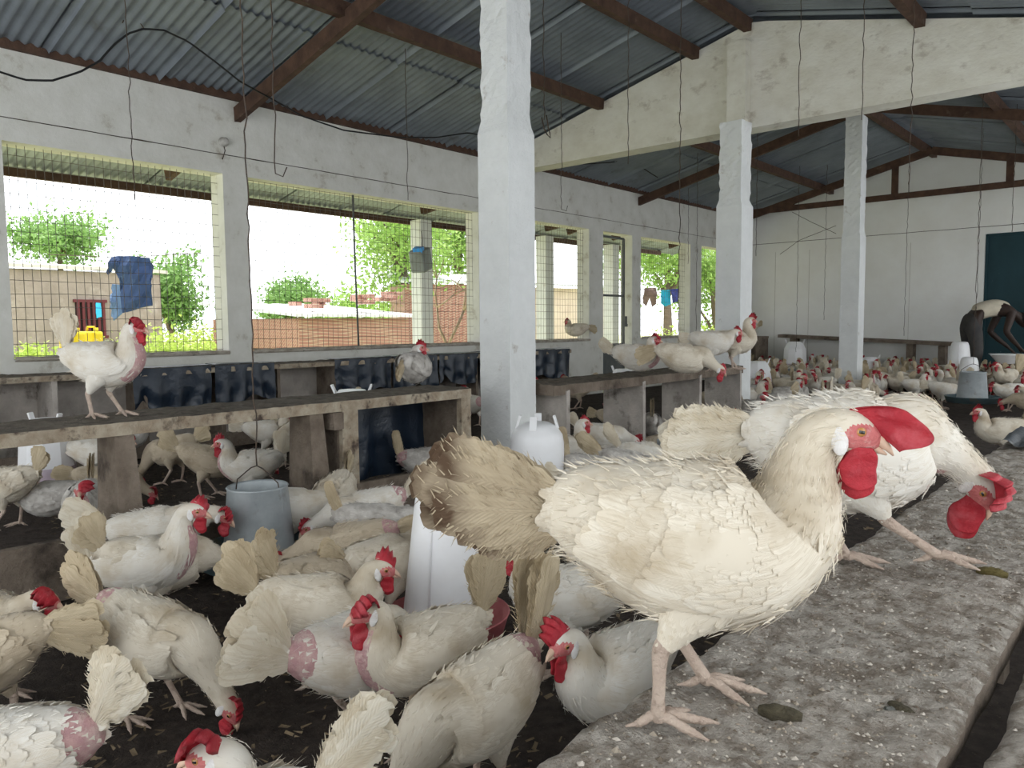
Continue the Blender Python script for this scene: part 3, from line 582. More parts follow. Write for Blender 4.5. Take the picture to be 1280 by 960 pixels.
mb = MB(); mb.add([(-60, -25, -.06), (XW-TW, -25, -.06), (XW-TW, 60, -.06), (-60, 60, -.06)], [(0, 1, 2, 3)]); struct('ground', mb, GRASS, 'sunlit green and sandy ground outside the windows', 'ground')
def wpt(px, py, d): return CAM+ray(px, py)*d
def px2w(px, d): p = CAM+(cf+cr*(px-640)/FPX)*d; return np.array([p[0], p[1], 0])
def tree(px, d, z0, h, rad, label, mat, n=1500, ls=.13, trunk=True, seed=0, weep=0, name='tree', cat='tree'):
    n = int(n*3.2); ls *= .5
    b = px2w(px, d); t = empty(name, (b[0], b[1], -.06), label, cat); rg = np.random.default_rng(seed)
    K = 26; C = rg.normal(0, .42, (K, 3))*np.array([rad, rad, h*.45]); C = C[np.linalg.norm(C/np.array([rad, rad, h*.55]), axis=1) < 1.05]; C[:, 2] += z0+h/2
    idx = rg.integers(0, len(C), n); P = C[idx]+rg.normal(0, 1, (n, 3))*rad*.17
    if weep: P[:, 2] -= rg.uniform(0, weep, n)*(rg.random(n) < .5)
    D = rg.normal(0, 1, (n, 3)); D /= np.linalg.norm(D, axis=1)[:, None]; E = np.cross(D, rg.normal(0, 1, (n, 3))); E /= np.linalg.norm(E, axis=1)[:, None]
    s = ls*rg.uniform(.6, 1.3, n)[:, None]; V = np.stack([P-D*s, P+E*s*.45, P+D*s, P-E*s*.45], 1).reshape(-1, 3)
    mb = MB(); mb.add(V, [(4*i, 4*i+1, 4*i+2, 4*i+3) for i in range(n)], smooth=False); mb.build('crown', mat, t)
    if trunk:
        mb = MB(); mb.tube([(0, 0, 0), (.05, .02, z0*.5), (0, .03, z0+h*.35)], [rad*.10, rad*.08, rad*.04], 8)
        for i in range(min(6, len(C))): mb.tube([(0, .03, z0+h*.1), C[i]*np.array([.5, .5, 1])-np.array([0, 0, h*.1]), C[i]], [rad*.04, rad*.03, rad*.012], 5)
        mb.build('trunk', BARK, t)
    return t
tree(82, 24, 3.0, 1.6, 1.6, 'round green tree above the mud house roof', LEAF2, 1500, .16, True, 1)
tree(215, 20, .6, 2.2, 1.2, 'green tree right of the mud house behind the hanging shirt', LEAF2, 1400, .15, True, 2)
tree(370, 22, 1.0, 1.4, 1.2, 'round green tree in the middle of the second window', LEAF2, 1500, .14, True, 3)
tree(505, 17, 2.0, 2.6, 1.7, 'drooping light green tree behind the veranda post', LEAF, 2200, .13, True, 4, 1.2)
tree(575, 20, 2.2, 2.6, 1.6, 'green tree over the brick house at the right of the second window', LEAF, 1600, .14, True, 14, .8)
tree(465, 30, .8, 1.3, 2.2, 'far low green tree behind the tin roof', LEAF, 1200, .2, True, 5)
tree(832, 21, 1.4, 2.8, 1.7, 'green tree seen through the fourth window', LEAF, 1800, .14, True, 6)
tree(892, 22, .3, 4.2, 1.3, 'leafy green tree seen through the fifth window', LEAF, 1700, .14, True, 7)
for px, d, h, r_, s_, lab in ((40, 11.5, .75, .6, 8, 'yellow green bush under the mud house wall'), (235, 12, .8, 1.0, 9, 'bright green bush right of the mud house'), (345, 14, 1.0, 1.3, 10, 'bright green bush below the round tree'), (265, 16, 1.0, 1.1, 11, 'light green bush at the right edge of the first window'), (448, 11.5, .5, .35, 12, 'small green bush before the brick wall'), (850, 17, .8, 1.2, 13, 'green bush below the washing line in the fourth window'), (130, 11.8, .5, .9, 15, 'low green weeds beside the yellow jugs')):
    tree(px, d, 0, h, r_, lab, LEAFY, 1100, .09, False, s_, 0, 'bush', 'bush')
def house(px0, px1, d0, d1, h, name, label, wallm, roofm, rt=.08, over=.25, depth=3):
    a = px2w(px0, d0); b = px2w(px1, d1); v = b-a; L = np.linalg.norm(v); v /= L; nrm = np.array([-v[1], v[0], 0]); nrm = -nrm if np.dot(nrm, f0) < 0 else nrm
    t = empty(name, (*a[:2], -.06), label, 'house'); A = np.stack([v, nrm, zz], 1)
    mb = MB().box(A @ np.array((L/2, depth/2, h/2)), (L, depth, h), A); mb.build('wall', wallm, t)
    m2 = MB(); n = 24; V = []
    for i in range(n):
        for j in (0, 1):
            u = -over+(L+2*over)*i/(n-1); V += [A @ np.array((u, -over+(depth+2*over)*j, h+.02+(.25 if j else 0)+.03*nz(i*.7, j, px0))), A @ np.array((u, -over+(depth+2*over)*j, h+rt+.02+(.25 if j else 0)+.03*nz(i*.7, j, px0)))]
    F = []
    for i in range(n-1):
        k = i*4; F += [(k, k+4, k+5, k+1), (k+1, k+5, k+7, k+3), (k+2, k+3, k+7, k+6), (k, k+2, k+6, k+4)]
    F += [(0, 1, 3, 2), (4*n-4, 4*n-2, 4*n-1, 4*n-3)]; m2.add(V, F, smooth=False); m2.build('roof', roofm, t); return t, A, L
h1, A1, L1 = house(-60, 206, 12.2, 14.8, 2.02, 'mud_house', 'long low mud walled house beyond the first window', MUD, mk('concrete_roof', (.60, .56, .50)), .06, .1)
mb = MB()
for i in range(6): mb.box(A1 @ np.array((L1*.62+.085*i-.2, -.03, 1.18)), (.04, .04, .62), A1)
mb.box(A1 @ np.array((L1*.62+.01, -.02, 1.50)), (.56, .05, .05), A1).box(A1 @ np.array((L1*.62+.01, -.02, .86)), (.56, .05, .05), A1); mb.build('window_grate', mk('maroon_grate', (.13, .035, .04)), h1)
MB().box(A1 @ np.array((L1*.62+.01, .0, 1.18)), (.5, .02, .6), A1).build('window_shade', mk('dark_opening', (.03, .02, .02)), h1)  # dark panel on the solid wall: unlit interior behind the grate painted as colour
house(376, 512, 12.6, 14.6, 1.15, 'brick_house', 'low red brick hut with bright tin roof in the second window', BRICK, TIN, .05, .15, 2.5)
house(508, 640, 16.5, 17.5, 1.9, 'brick_house', 'taller red brick house behind the bare branches', BRICK, TIN, .05, .15, 1.2)
house(672, 760, 17.5, 19, 1.85, 'cream_house', 'cream house with sloping tin roof in the third window', CREAMW, TIN, .05, .3, 2)
for i, (px, d, z) in enumerate(((392, 12.9, 1.32), (455, 13.4, 1.40), (490, 14.3, 1.48))):
    b = px2w(px, d+.5); mb = MB(); rg = np.random.default_rng(i)
    for k in range(7): mb.box((rg.uniform(-.3, .3), rg.uniform(-.15, .15), .04+.05*(k % 3)), (.24, .12, .07), None)
    tag(mb.build('loose_bricks', BRICK, loc=(b[0], b[1], z-.06)), ['small heap of loose red bricks at the left end of the tin roof', 'heap of loose red bricks in the middle of the tin roof', 'heap of loose red bricks at the right end of the tin roof'][i], 'bricks', None, 'stuff')
b = px2w(548, 10.5); mb = MB(); rg = np.random.default_rng(3)
def branch(p, d, L, r_, k):
    q = p+d*L; mid = p+d*L*.5+rg.normal(0, .05*L, 3); mb.tube([p, mid, q], [r_, r_*.85, r_*.65], 6)
    if k:
        for _ in range(3): branch(q, (lambda e: e/np.linalg.norm(e))(d+rg.normal(0, .55, 3)), L*.72, r_*.62, k-1)
branch(np.zeros(3), np.array((.15, .1, .98)), .75, .035, 3); tag(mb.build('bare_tree', BARE, loc=(b[0], b[1], -.06)), 'bare pale branching sapling right of the veranda post', 'tree')
# things hanging and standing outside
JUG = mk('grey_jug', (.20, .22, .23), (.14, .155, .16), scale=6, rough=.5); BLUE = mk('blue_cap', (.03, .22, .60), rough=.4); YEL = mk('yellow_plastic', (.80, .62, .02), (.70, .50, .02), scale=5, rough=.45, trans=.1)
p = onX(526, 325, XW-1.15); t = empty('plastic_jug', tuple(p), 'grey cut jug with blue neck hung on the veranda post', 'jug', .4)
mb = MB(); mb.box((0, 0, 0), (.20, .26, .28), np.array(((1, 0, 0), (0, .96, -.28), (0, .28, .96)))); jo = mb.build('jug_body', JUG, t); bv = jo.modifiers.new('b', 'BEVEL'); bv.width = .03; bv.segments = 3
MB().box((.03, -.12, .10), (.12, .08, .09), np.array(((1, 0, 0), (0, .9, -.4), (0, .4, .9)))).build('jug_neck', BLUE, t)
MB().tube([(0, .04, .13), (0, .06, .25), (0, .03, .36)], .005, 5).build('hanging_string', WIRE, t)
for i, (px, py, d, lab) in enumerate(((93, 428, 8.5, 'yellow jerrycan standing outside the first window, left one'), (117, 427, 9.0, 'yellow jerrycan standing outside the first window, right one'))):
    b = px2w(px, d); t = empty('jerrycan', (b[0], b[1], -.06), lab, 'jerrycan', .7); s = MB().box((0, 0, .79), (.20, .20, .38)).build('can_body', YEL, t); m_ = s.modifiers.new('b', 'BEVEL'); m_.width = .035; m_.segments = 3
    MB().tube([(-.05, 0, .97), (-.04, 0, 1.03), (.04, 0, 1.03), (.05, 0, .97)], .014, 6).build('carry_handle', YEL, t); MB().lathe([(.025, .96), (.025, 1.02), (0, 1.02)], 10, c=(.06, 0, 0)).build('cap', YEL, t)
    MB().box((0, 0, .30), (.3, .3, .60)).build('stand_block', MUD, t)
DENIM = mk('blue_denim', (.030, .055, .13), (.018, .034, .085), (.07, .12, .21), scale=10, cthr=(.55, .7), cscale=7); PALEB = mk('pale_blue_cloth', (.12, .19, .32), (.08, .13, .25), scale=8); TEALC = mk('teal_cloth', (.02, .34, .48), (.02, .25, .4), scale=6); NAVY = mk('navy_cloth', (.04, .05, .20), scale=6); BROWNC = mk('brown_cloth', (.12, .08, .07), (.2, .14, .12), scale=6)
def cloth(poly, d, name, label, mat, seed=0, th=.03):
    """garment pegged on a line: outline given in picture points at distance d, thickened and rumpled"""
    P = [wpt(x, y, d) for x, y in poly]; c = np.mean(P, axis=0); bm = bmesh.new(); vs_ = [bm.verts.new(tuple(q-c)) for q in P]; f = bm.faces.new(vs_)
    bmesh.ops.triangulate(bm, faces=[f]); bmesh.ops.subdivide_edges(bm, edges=bm.edges[:], cuts=5, use_grid_fill=True)
    for v in bm.verts: v.co += Vector(cf)*(.07*noise.noise(v.co*4+Vector((seed, 0, 0)))+.03*noise.noise(v.co*11))
    me = bpy.data.meshes.new(name); bm.to_mesh(me); bm.free(); me.materials.append(mat); o = bpy.data.objects.new(name, me); COL.objects.link(o); o.location = tuple(c)
    m = o.modifiers.new('s', 'SOLIDIFY'); m.thickness = th; return tag(o, label, 'clothes')
cloth([(150, 321), (186, 322), (190, 340), (191, 382), (154, 391), (150, 350), (143, 334), (136, 344), (134, 341), (142, 323)], 9.5, 'hanging_shirt', 'blue denim shirt hung outside the first window', DENIM, 1)
cloth([(141, 355), (151, 356), (152, 392), (143, 401), (140, 385)], 9.7, 'hanging_cloth', 'narrow pale blue cloth hung left of the denim shirt', PALEB, 2)
cloth([(121, 379), (126, 379), (127, 396), (121, 397)], 11.5, 'hanging_cloth', 'small bright blue cloth beside the maroon grate', mk('sky_cloth', (.05, .4, .7)), 3)
cloth([(805, 361), (820, 360), (820, 380), (815, 384), (812, 372), (808, 383), (804, 378)], 16, 'hanging_cloth', 'brown garment on the washing line in the fourth window', BROWNC, 4)
cloth([(826, 363), (837, 362), (839, 380), (832, 383), (826, 379)], 16, 'hanging_cloth', 'teal garment on the washing line in the fourth window', TEALC, 5)
cloth([(838, 362), (848, 361), (848, 377), (841, 378)], 16, 'hanging_cloth', 'navy garment at the right end of the washing line', NAVY, 6)
wire([wpt(790, 361, 16), wpt(825, 362, 16), wpt(865, 360, 16)], 'washing line strung outside the fourth window', .006, 'washing_line', WIRE, .002, 'line')
wire([wpt(60, 318, 9.6), wpt(150, 322, 9.6), wpt(255, 316, 9.6)], 'washing line carrying the denim shirt', .005, 'washing_line', WIRE, .002, 'line')
# ------------------------------------------------------------------ hens
def nrm(v): v = np.asarray(v, float); return v/(np.linalg.norm(v)+1e-9)
def catmull(P, n):
    P = np.asarray(P, float); P = np.vstack([2*P[0]-P[1], P, 2*P[-1]-P[-2]]); k = len(P)-3; out = []
    for u in np.linspace(0, k-1e-6, n):
        i = int(u); t = u-i; a, b, c, d = P[i:i+4]
        out.append(.5*(2*b+(c-a)*t+(2*a-5*b+4*c-d)*t*t+(3*b-a-3*c+d)*t**3))
    return np.array(out)
class Sweep:
    def __init__(s, ctrl, n, side0=(0, 1, 0)):
        q = catmull(ctrl, n); s.C = q[:, :3]; s.ry = np.maximum(q[:, 3], .001); s.rz = np.maximum(q[:, 4], .001); s.n = n
        T = np.gradient(s.C, axis=0); s.T = T/np.linalg.norm(T, axis=1)[:, None]
        cur = np.array(side0, float); S = []
        for t in s.T: cur = cur-t*np.dot(cur, t); cur = cur/np.linalg.norm(cur); S.append(cur)
        s.S = np.array(S); s.U = np.cross(s.T, s.S)
    def at(s, t, th):
        """t in ring units (arrays), th angle: 0 side +Y, 90 top"""
        i = np.clip(t.astype(int), 0, s.n-2); f = (t-i)[:, None]
        L = lambda a: a[i]*(1-f)+a[i+1]*f
        ry = L(s.ry[:, None]); rz = L(s.rz[:, None]); c = np.cos(th)[:, None]; n_ = np.sin(th)[:, None]
        S = L(s.S); U = L(s.U); P = L(s.C)+S*c*ry+U*n_*rz; N = S*c/ry+U*n_/rz; N /= np.linalg.norm(N, axis=1)[:, None]+1e-9
        T = L(s.T); T = T/np.linalg.norm(T, axis=1)[:, None]; return P, N, T
    def mesh(s, mb, seg, matf=0, noise_amp=0):
        th = np.arange(seg)*2*math.pi/seg; c = np.cos(th)[None, :, None]; n_ = np.sin(th)[None, :, None]
        V = s.C[:, None]+s.S[:, None]*c*s.ry[:, None, None]+s.U[:, None]*n_*s.rz[:, None, None]
        F = []; mt = []
        for i in range(s.n-1):
            for j in range(seg):
                F.append((i*seg+j, i*seg+(j+1) % seg, (i+1)*seg+(j+1) % seg, (i+1)*seg+j)); mt.append(matf(i, (j+.5)/seg*360) if callable(matf) else matf)
        F += [tuple(range(seg))[::-1], tuple((s.n-1)*seg+j for j in range(seg))]; mt += [mt[0], mt[-1]]
        V = V.reshape(-1, 3); mb.add(V, F, mt)

def plumes(mb, sw, t, th, sign, L, W, rows, rg, lift=.10, mat=0, off=0., jag=.12, crest=.10, tint=None, skew=.12):
    """overlapping contour feathers that hug the swept surface: t ring, th angle, sign -1 towards the tail / +1 away from it"""
    n = len(t); v = np.linspace(0, 1, rows); prof = np.interp(v, [0, .25, .6, .85, 1], [.5, .92, 1, .80, .28])
    sp = np.linalg.norm(np.diff(sw.C, axis=0), axis=1); sp = np.append(sp, sp[-1])[np.clip(t.astype(int), 0, sw.n-1)]
    ti_ = np.clip(t.astype(int), 0, sw.n-1); sk = rg.normal(0, skew, n); hi = lift*rg.uniform(.3, 1.5, n)
    V = np.zeros((n, rows, 3, 3))
    for r in range(rows):
        tt = t+sign*v[r]*L/np.maximum(sp, 1e-4); lim = np.clip(tt, .02, sw.n-1.02); over = (tt-lim)*sp
        rad = np.maximum(.5*(sw.ry[np.clip(lim.astype(int), 0, sw.n-1)]+sw.rz[np.clip(lim.astype(int), 0, sw.n-1)]), .008)
        for k, sg in enumerate((-1, 0, 1)):
            wj = W*prof[r]*.5*sg*(1+rg.uniform(-jag, jag, n)); P, N, T = sw.at(lim, th+np.clip(wj/rad, -.9, .9)+sk*v[r]*L/rad)
            h = off-.0012+hi*L*v[r]**1.4-abs(sg)*W*crest*prof[r]
            V[:, r, k] = P+N*h[:, None]+T*over[:, None]
    base = np.arange(n)*rows*3; q = np.array([(r*3+k, r*3+k+1, (r+1)*3+k+1, (r+1)*3+k) for r in range(rows-1) for k in (0, 1)])
    uv = np.zeros((n, rows, 3, 2)); uv[..., 0] = np.array([0, .5, 1])[None, None]; uv[..., 1] = v[None, :, None]
    ti = np.repeat((np.clip(.26+.13*rg.normal(0, 1, n), 0, 1) if tint is None else tint), rows*3)
    mb.add(V.reshape(-1, 3), (base[:, None, None]+q[None]).reshape(-1, 4).tolist(), mat, uv.reshape(-1, 2), ti)

def wisps(mb, roots, D, L, W, rg, mat=0, tint=None):
    """single loose barbs: thin pointed strands"""
    n = len(roots); D = D/(np.linalg.norm(D, axis=1)[:, None]+1e-9); B = np.cross(D, rg.normal(0, 1, (n, 3))); B /= np.linalg.norm(B, axis=1)[:, None]+1e-9; C = np.cross(B, D)
    L = np.asarray(L)[:, None]; W = np.asarray(W)[:, None]; bend = rg.normal(0, .18, n)[:, None]*L
    V = np.stack([roots-B*W*.5, roots+B*W*.5, roots+D*L*.55+B*W*.35+C*bend*.3, roots+D*L*.55-B*W*.35+C*bend*.3, roots+D*L+C*bend], 1).reshape(-1, 3)
    F = []
    for i in range(n): F += [(5*i, 5*i+1, 5*i+2, 5*i+3), (5*i+3, 5*i+2, 5*i+4)]
    uv = np.tile(np.array([(.3, 0), (.7, 0), (.6, .5), (.4, .5), (.5, 1)]), (n, 1)); mb.add(V, F, mat, uv, np.repeat(rg.uniform(.0, .35, n) if tint is None else np.full(n, tint), 5))

def quill(mb, root, D, B, Nn, L, W, rows, rg, mat=0, jag=.10, bend=.0, tint=.3, frayed=.25, fuzz=0):
    """one long flight or tail feather with a frayed edge"""
    v = np.linspace(0, 1, rows); prof = np.interp(v, [0, .06, .18, .45, .8, .93, 1], [.05, .12, .62, .92, 1, .78, .22]); V = np.zeros((rows, 5, 3)); uv = np.zeros((rows, 5, 2))
    Wn = W*prof; j1 = 1+rg.uniform(-jag, jag*.5, rows)-frayed*(rg.random(rows) < .22); j2 = 1+rg.uniform(-jag, jag*.5, rows)-frayed*(rg.random(rows) < .22)
    c = root[None]+D[None]*(v*L)[:, None]+Nn[None]*(bend*v**2*L)[:, None]
    for k, (s_, j) in enumerate(((-1, j1), (-.5, (1+j1)/2), (0, 1), (.5, (1+j2)/2), (1, j2))):
        V[:, k] = c+B[None]*(s_*.5*Wn*j)[:, None]-Nn[None]*(abs(s_)**1.5*W*.10*prof)[:, None]+D[None]*(abs(s_)*W*.25*prof)[:, None]
        uv[:, k, 0] = .5+.5*s_; uv[:, k, 1] = v
    F = [(r*5+k, r*5+k+1, (r+1)*5+k+1, (r+1)*5+k) for r in range(rows-1) for k in range(4)]
    mb.add(V.reshape(-1, 3), F, mat, uv.reshape(-1, 2), np.full(rows*5, tint))
    if fuzz:
        r = rg.uniform(.18, .99, fuzz); sg = rg.choice((-1, 1), fuzz); pr = np.interp(r, v, Wn)
        R = root+D*(r*L)[:, None]+Nn*(bend*r**2*L)[:, None]+B*(sg*.42*pr)[:, None]
        wisps(mb, R, D*rg.uniform(.5, 1.2, fuzz)[:, None]+B*sg[:, None]*rg.uniform(.5, 1., fuzz)[:, None]+Nn*rg.normal(0, .15, fuzz)[:, None], W*rg.uniform(.10, .34, fuzz), np.full(fuzz, W*.034), rg, mat, tint)
    mb.tube([root, root+D*L*.4+Nn*bend*.16*L, root+D*L*.9+Nn*bend*.81*L], [.0016, .0011, .0005], 4, mat)

LOD = {3: dict(rings=124, seg=52, rows=6, step=.0072, circ=.0095, tail=30), 2: dict(rings=70, seg=30, rows=4, step=.0110, circ=.0145, tail=18), 1: dict(rings=34, seg=14, rows=3, step=.020, circ=.030, tail=10), 0: dict(rings=24, seg=10, rows=0, step=1, circ=1, tail=5)}
STYLES = {'white': (F_WHITE, T_WHITE), 'cream': (F_CREAM, T_CREAM), 'tan': (F_TAN, T_CREAM), 'grey': (F_GREY, T_CREAM), 'tip': (F_CREAM, T_TIP)}
POSE = {'stand': dict(H=(.155, 0, .335), hd=(1, 0, -.12)), 'alert': dict(H=(.130, 0, .365), hd=(1, 0, -.05)), 'peck': dict(H=(.225, 0, .055), hd=(.55, 0, -.85), pitch=-12), 'feed': dict(H=(.235, 0, .17), hd=(.85, 0, -.55), pitch=-6),
        'low': dict(H=(.20, 0, .275), hd=(1, 0, -.2)), 'turn': dict(H=(.115, -.055, .335), hd=(.35, -.92, -.1)), 'turnl': dict(H=(.115, .055, .335), hd=(.35, .92, -.1)), 'preen': dict(H=(.075, -.105, .215), hd=(-.55, -.6, -.5)), 'sit': dict(H=(.135, 0, .32), hd=(1, 0, -.15), sit=1), 'sitpeck': dict(H=(.225, 0, .135), hd=(.8, 0, -.6), sit=1, pitch=-5)}

def hen_meshes(lod=2, style='white', pose='stand', seed=0, tail=(55, 34, .15), vee=10, bare=(0, 0), legs=None, flop=None, comb=1.15, plump=.93, fray=.25, twist=0, **kw):
    """returns [(part name, mesh builder, materials)] for one hen, feet at the origin, facing +X"""
    rg = np.random.default_rng(seed+100); q = LOD[lod]; ps = dict(pitch=0, sit=0); ps.update(POSE[pose]); ps.update(kw)
    flop = rg.choice((-1, 1))*rg.uniform(.45, .9) if flop is None else flop
    fm, tm = STYLES[style]; a = math.radians(ps['pitch']); ca, sa = math.cos(a), math.sin(a)
    def rot(p): x, z = p[0], p[2]-.20; return np.array([x*ca-z*sa, p[1], x*sa+z*ca+.20])
    tor = [(-.165, .249, .012, .014), (-.140, .246, .036, .036), (-.100, .236, .060, .064), (-.045, .217, .078, .086), (.015, .206, .085, .096), (.070, .209, .078, .090), (.108, .226, .060, .070)]
    ru_ = ps.get('rump', 1.)
    tor[0] = (-.165, .247, .015*ru_, .024*ru_); tor[1] = (-.140, .245, .039, .045*(1+(ru_-1)*.4))
    ctrl = [np.array([*rot((x, 0, z)), ry*plump, rz*plump]) for x, z, ry, rz in tor]
    S = ctrl[-1][:3]; Hc = np.array(ps['H'], float); hd = nrm(ps['hd']); fwd = rot((1, 0, .2))-rot((0, 0, .2)); dist = np.linalg.norm(Hc-S)
    h0 = Hc-hd*.022; dirn = nrm(h0-S); t0 = nrm(dirn+.55*fwd); t1 = nrm(.55*hd+.75*dirn)
    b1 = S+t0*dist*.33; b2 = h0-t1*dist*.36
    fine = lod >= 2
    for t, ry, rz in ((.30, .046, .054), (.52, .036, .041), (.74, .0285, .0315), (.92, .0245, .027)):
        p = (1-t)**3*S+3*(1-t)**2*t*b1+3*(1-t)*t*t*b2+t**3*h0; ctrl.append(np.array([*p, ry, rz]))
    for u, ry, rz, dz in ((-.006, .0235, .0255, .002), (.008, .0215, .0235, .001), (.022, .0160, .0175, -.002), (.031, .010, .011, -.004), (.036, .003, .003, -.005)):
        p = Hc+hd*u; ctrl.append(np.array([p[0], p[1], p[2]+dz, ry, rz]))
    nc = len(ctrl); sw = Sweep(ctrl, q['rings']); ru = (q['rings']-1)/(nc-1)       # rings per control point
    SKI, FAC, LG = 1, 2, 3
    def mf(i, deg):
        c = i/ru
        if c > 10.4:
            t_ = math.radians(deg); i1 = min(i+1, sw.n-1); d_ = (sw.C[i]+sw.C[i1])/2+sw.S[i]*math.cos(t_)*sw.ry[i]+sw.U[i]*math.sin(t_)*sw.rz[i]-Hc
            x_, z_ = np.dot(d_, hd), np.dot(d_, hu)
            if x_ > .024 or ((x_-.014)/.0205)**2+((z_+.001)/.0165)**2 < 1: return FAC
        if bare[1] and c < 1.35: return SKI
        if bare[0] and 5.2 < c < 8.6 and 228 < deg < 312: return SKI
        return 0
    hs = nrm(np.cross((0, 0, 1), hd)) if abs(hd[2]) < .97 else np.array((0, 1., 0)); hu = np.cross(hd, hs)
    body = MB(); sw.mesh(body, q['seg'], mf)
    hp = lambda x, y, z: Hc+hd*x+hs*y+hu*z
    # plumage
    if lod:
        T_ = []; A_ = []; C_ = []
        def seglen(c0, c1): i0 = int(c0*ru); i1 = min(int(c1*ru), sw.n-1); return np.sum(np.linalg.norm(np.diff(sw.C[i0:i1+1], axis=0), axis=1))
        for c0, c1, k in ((.6, 6.3, 1.), (6.3, 10.6, .58), (10.6, 11.5, .42)):
            st = q['step']*k; nr = max(2, int(seglen(c0, c1)/st))
            for t in np.linspace(c0, c1, nr):
                i = min(int(t*ru), sw.n-1); cir = math.pi*(sw.ry[i]+sw.rz[i]); m = max(7, int(cir/(q['circ']*k)))
                th = (np.arange(m)+rg.random())*2*math.pi/m+rg.normal(0, .05, m); T_.append(t*ru+rg.uniform(-.5, .5, m)*ru*.1); A_.append(th); C_.append(np.full(m, t))
        T_ = np.clip(np.concatenate(T_), 0, sw.n-1.01); A_ = np.concatenate(A_); C_ = np.concatenate(C_); deg = np.degrees(A_) % 360
        keep = np.ones(len(C_), bool)
        if bare[0]: keep &= ~((C_ > 5.3) & (C_ < 8.6) & (deg > 232) & (deg < 308) & (rg.random(len(C_)) < .80))
        if bare[1]: keep &= ~((C_ < 1.7) & (rg.random(len(C_)) < .8))
        keep &= ~((C_ > 11.0) & ((deg < 58) | (deg > 122)))
        T_, A_, C_ = T_[keep], A_[keep], C_[keep]; P, N, T = sw.at(T_, A_)
        L = np.interp(C_, [0, 3, 6, 7, 9, 11, 12], [.022, .048, .050, .042, .032, .018, .010])*rg.uniform(.75, 1.2, len(C_)); W = np.interp(C_, [0, 3, 6, 7, 9, 11, 12], [.026, .030, .027, .017, .011, .008, .006])*(1.25 if lod == 1 else 1)*rg.uniform(.8, 1.15, len(C_))
        W = W*{3: .74, 2: .86, 1: 1}[lod]; plumes(body, sw, T_, A_, -1, L, W, q['rows'], rg, {3: .042, 2: .052, 1: .055}[lod], jag=.16)
        if lod > 1:   # soft down
            k = {2: 800, 3: 3000}[lod]; j = rg.integers(0, len(C_), k); P, N, T = sw.at(np.clip(T_[j]+rg.uniform(-1, 1, k), 0, sw.n-1.01), A_[j]+rg.normal(0, .1, k)); hk_ = C_[j] > 6.5
            wisps(body, P+N*rg.uniform(.001, .005, k)[:, None], -T+N*rg.uniform(.02, .20, k)[:, None]+rg.normal(0, .22, T.shape), rg.uniform(.012, .024, k)*np.where(hk_, .6, 1), rg.uniform(.0010, .0024, k)*np.where(hk_, .6, 1), rg)
        if lod > 1:   # loose fluffy tips that break the outline
            s_ = (rg.random(len(C_)) < .07) & (C_ < 7) & (C_ > 1); plumes(body, sw, T_[s_], A_[s_], -1, L[s_]*.8, W[s_]*.40, q['rows'], rg, .20, tint=np.full(s_.sum(), .05), skew=.5)
    # legs
    if not ps['sit']:
        for s_, g in zip((1, -1), legs or ((.03, 0), (-.035, 0))):
            dx, lift = g[0], g[1]; y = .042*s_
            hip = rot((-.012, y*.8, .215)); kn = rot((.006, y*1.1, .165)); hk = np.array([-.022+dx*.35, y*1.15, .090+lift*.5]); ft = np.array([.012+dx, y*1.1, .013+lift])
            if len(g) > 2: hk = np.array(g[2]); ft = np.array(g[3])
            lg = Sweep([np.array([*hip, .040, .044]), np.array([*kn, .038, .046]), np.array([*(kn*.55+hk*.45), .025, .030]), np.array([*(kn*.18+hk*.82), .0125, .0145]), np.array([*hk, .0085, .010]), np.array([*(hk*.5+ft*.5), .0066, .0074]), np.array([*ft, .0085, .0085])], 26 if lod > 1 else 14)
            lg.mesh(body, 12 if lod > 1 else 7, lambda i, d: LG if i > (26 if lod > 1 else 14)*.52 else 0)
            if lod:
                k = int(170*(lod-.6)); t = rg.uniform(1, (12.5 if lod > 1 else 6.5), k); th = rg.uniform(0, 6.28, k); fr = t/(12.5 if lod > 1 else 6.5)
                plumes(body, lg, t, th, 1, (.036-.022*fr)*rg.uniform(.8, 1.2, k), (.020-.011*fr), q['rows'], rg, .08)
            # foot: three toes forward, one back
            ya = math.radians(rg.uniform(-12, 12)+twist)
            for ang, L_ in ((0, .060), (34, .047), (-36, .047), (172, .024)):
                e = math.radians(ang)+ya; dv = np.array([math.cos(e), math.sin(e), 0]); pts = [ft, ft+dv*L_*.28+np.array([0, 0, .002]), ft+dv*L_*.6+np.array([0, 0, -.003]), ft+dv*L_*.88+np.array([0, 0, -.007]), ft+dv*L_+np.array([0, 0, -.008]), ft+dv*(L_+.013)+np.array([0, 0, -.0115])]
                if lod > 1: pr = catmull([np.array([*p, r, r]) for p, r in zip(pts, (.0075, .0060, .0056, .0050, .0036, .0012))], 16); rr = pr[:, 3]*(1+.10*np.sin(np.arange(16)*2.2)); body.tube(pr[:, :3], rr, 8, LG)
                else: body.tube([pts[0], pts[2], pts[5]], [.006, .005, .002], 5, LG)
    parts = [('body', body, [fm, SKIN, FACE, LEG])]
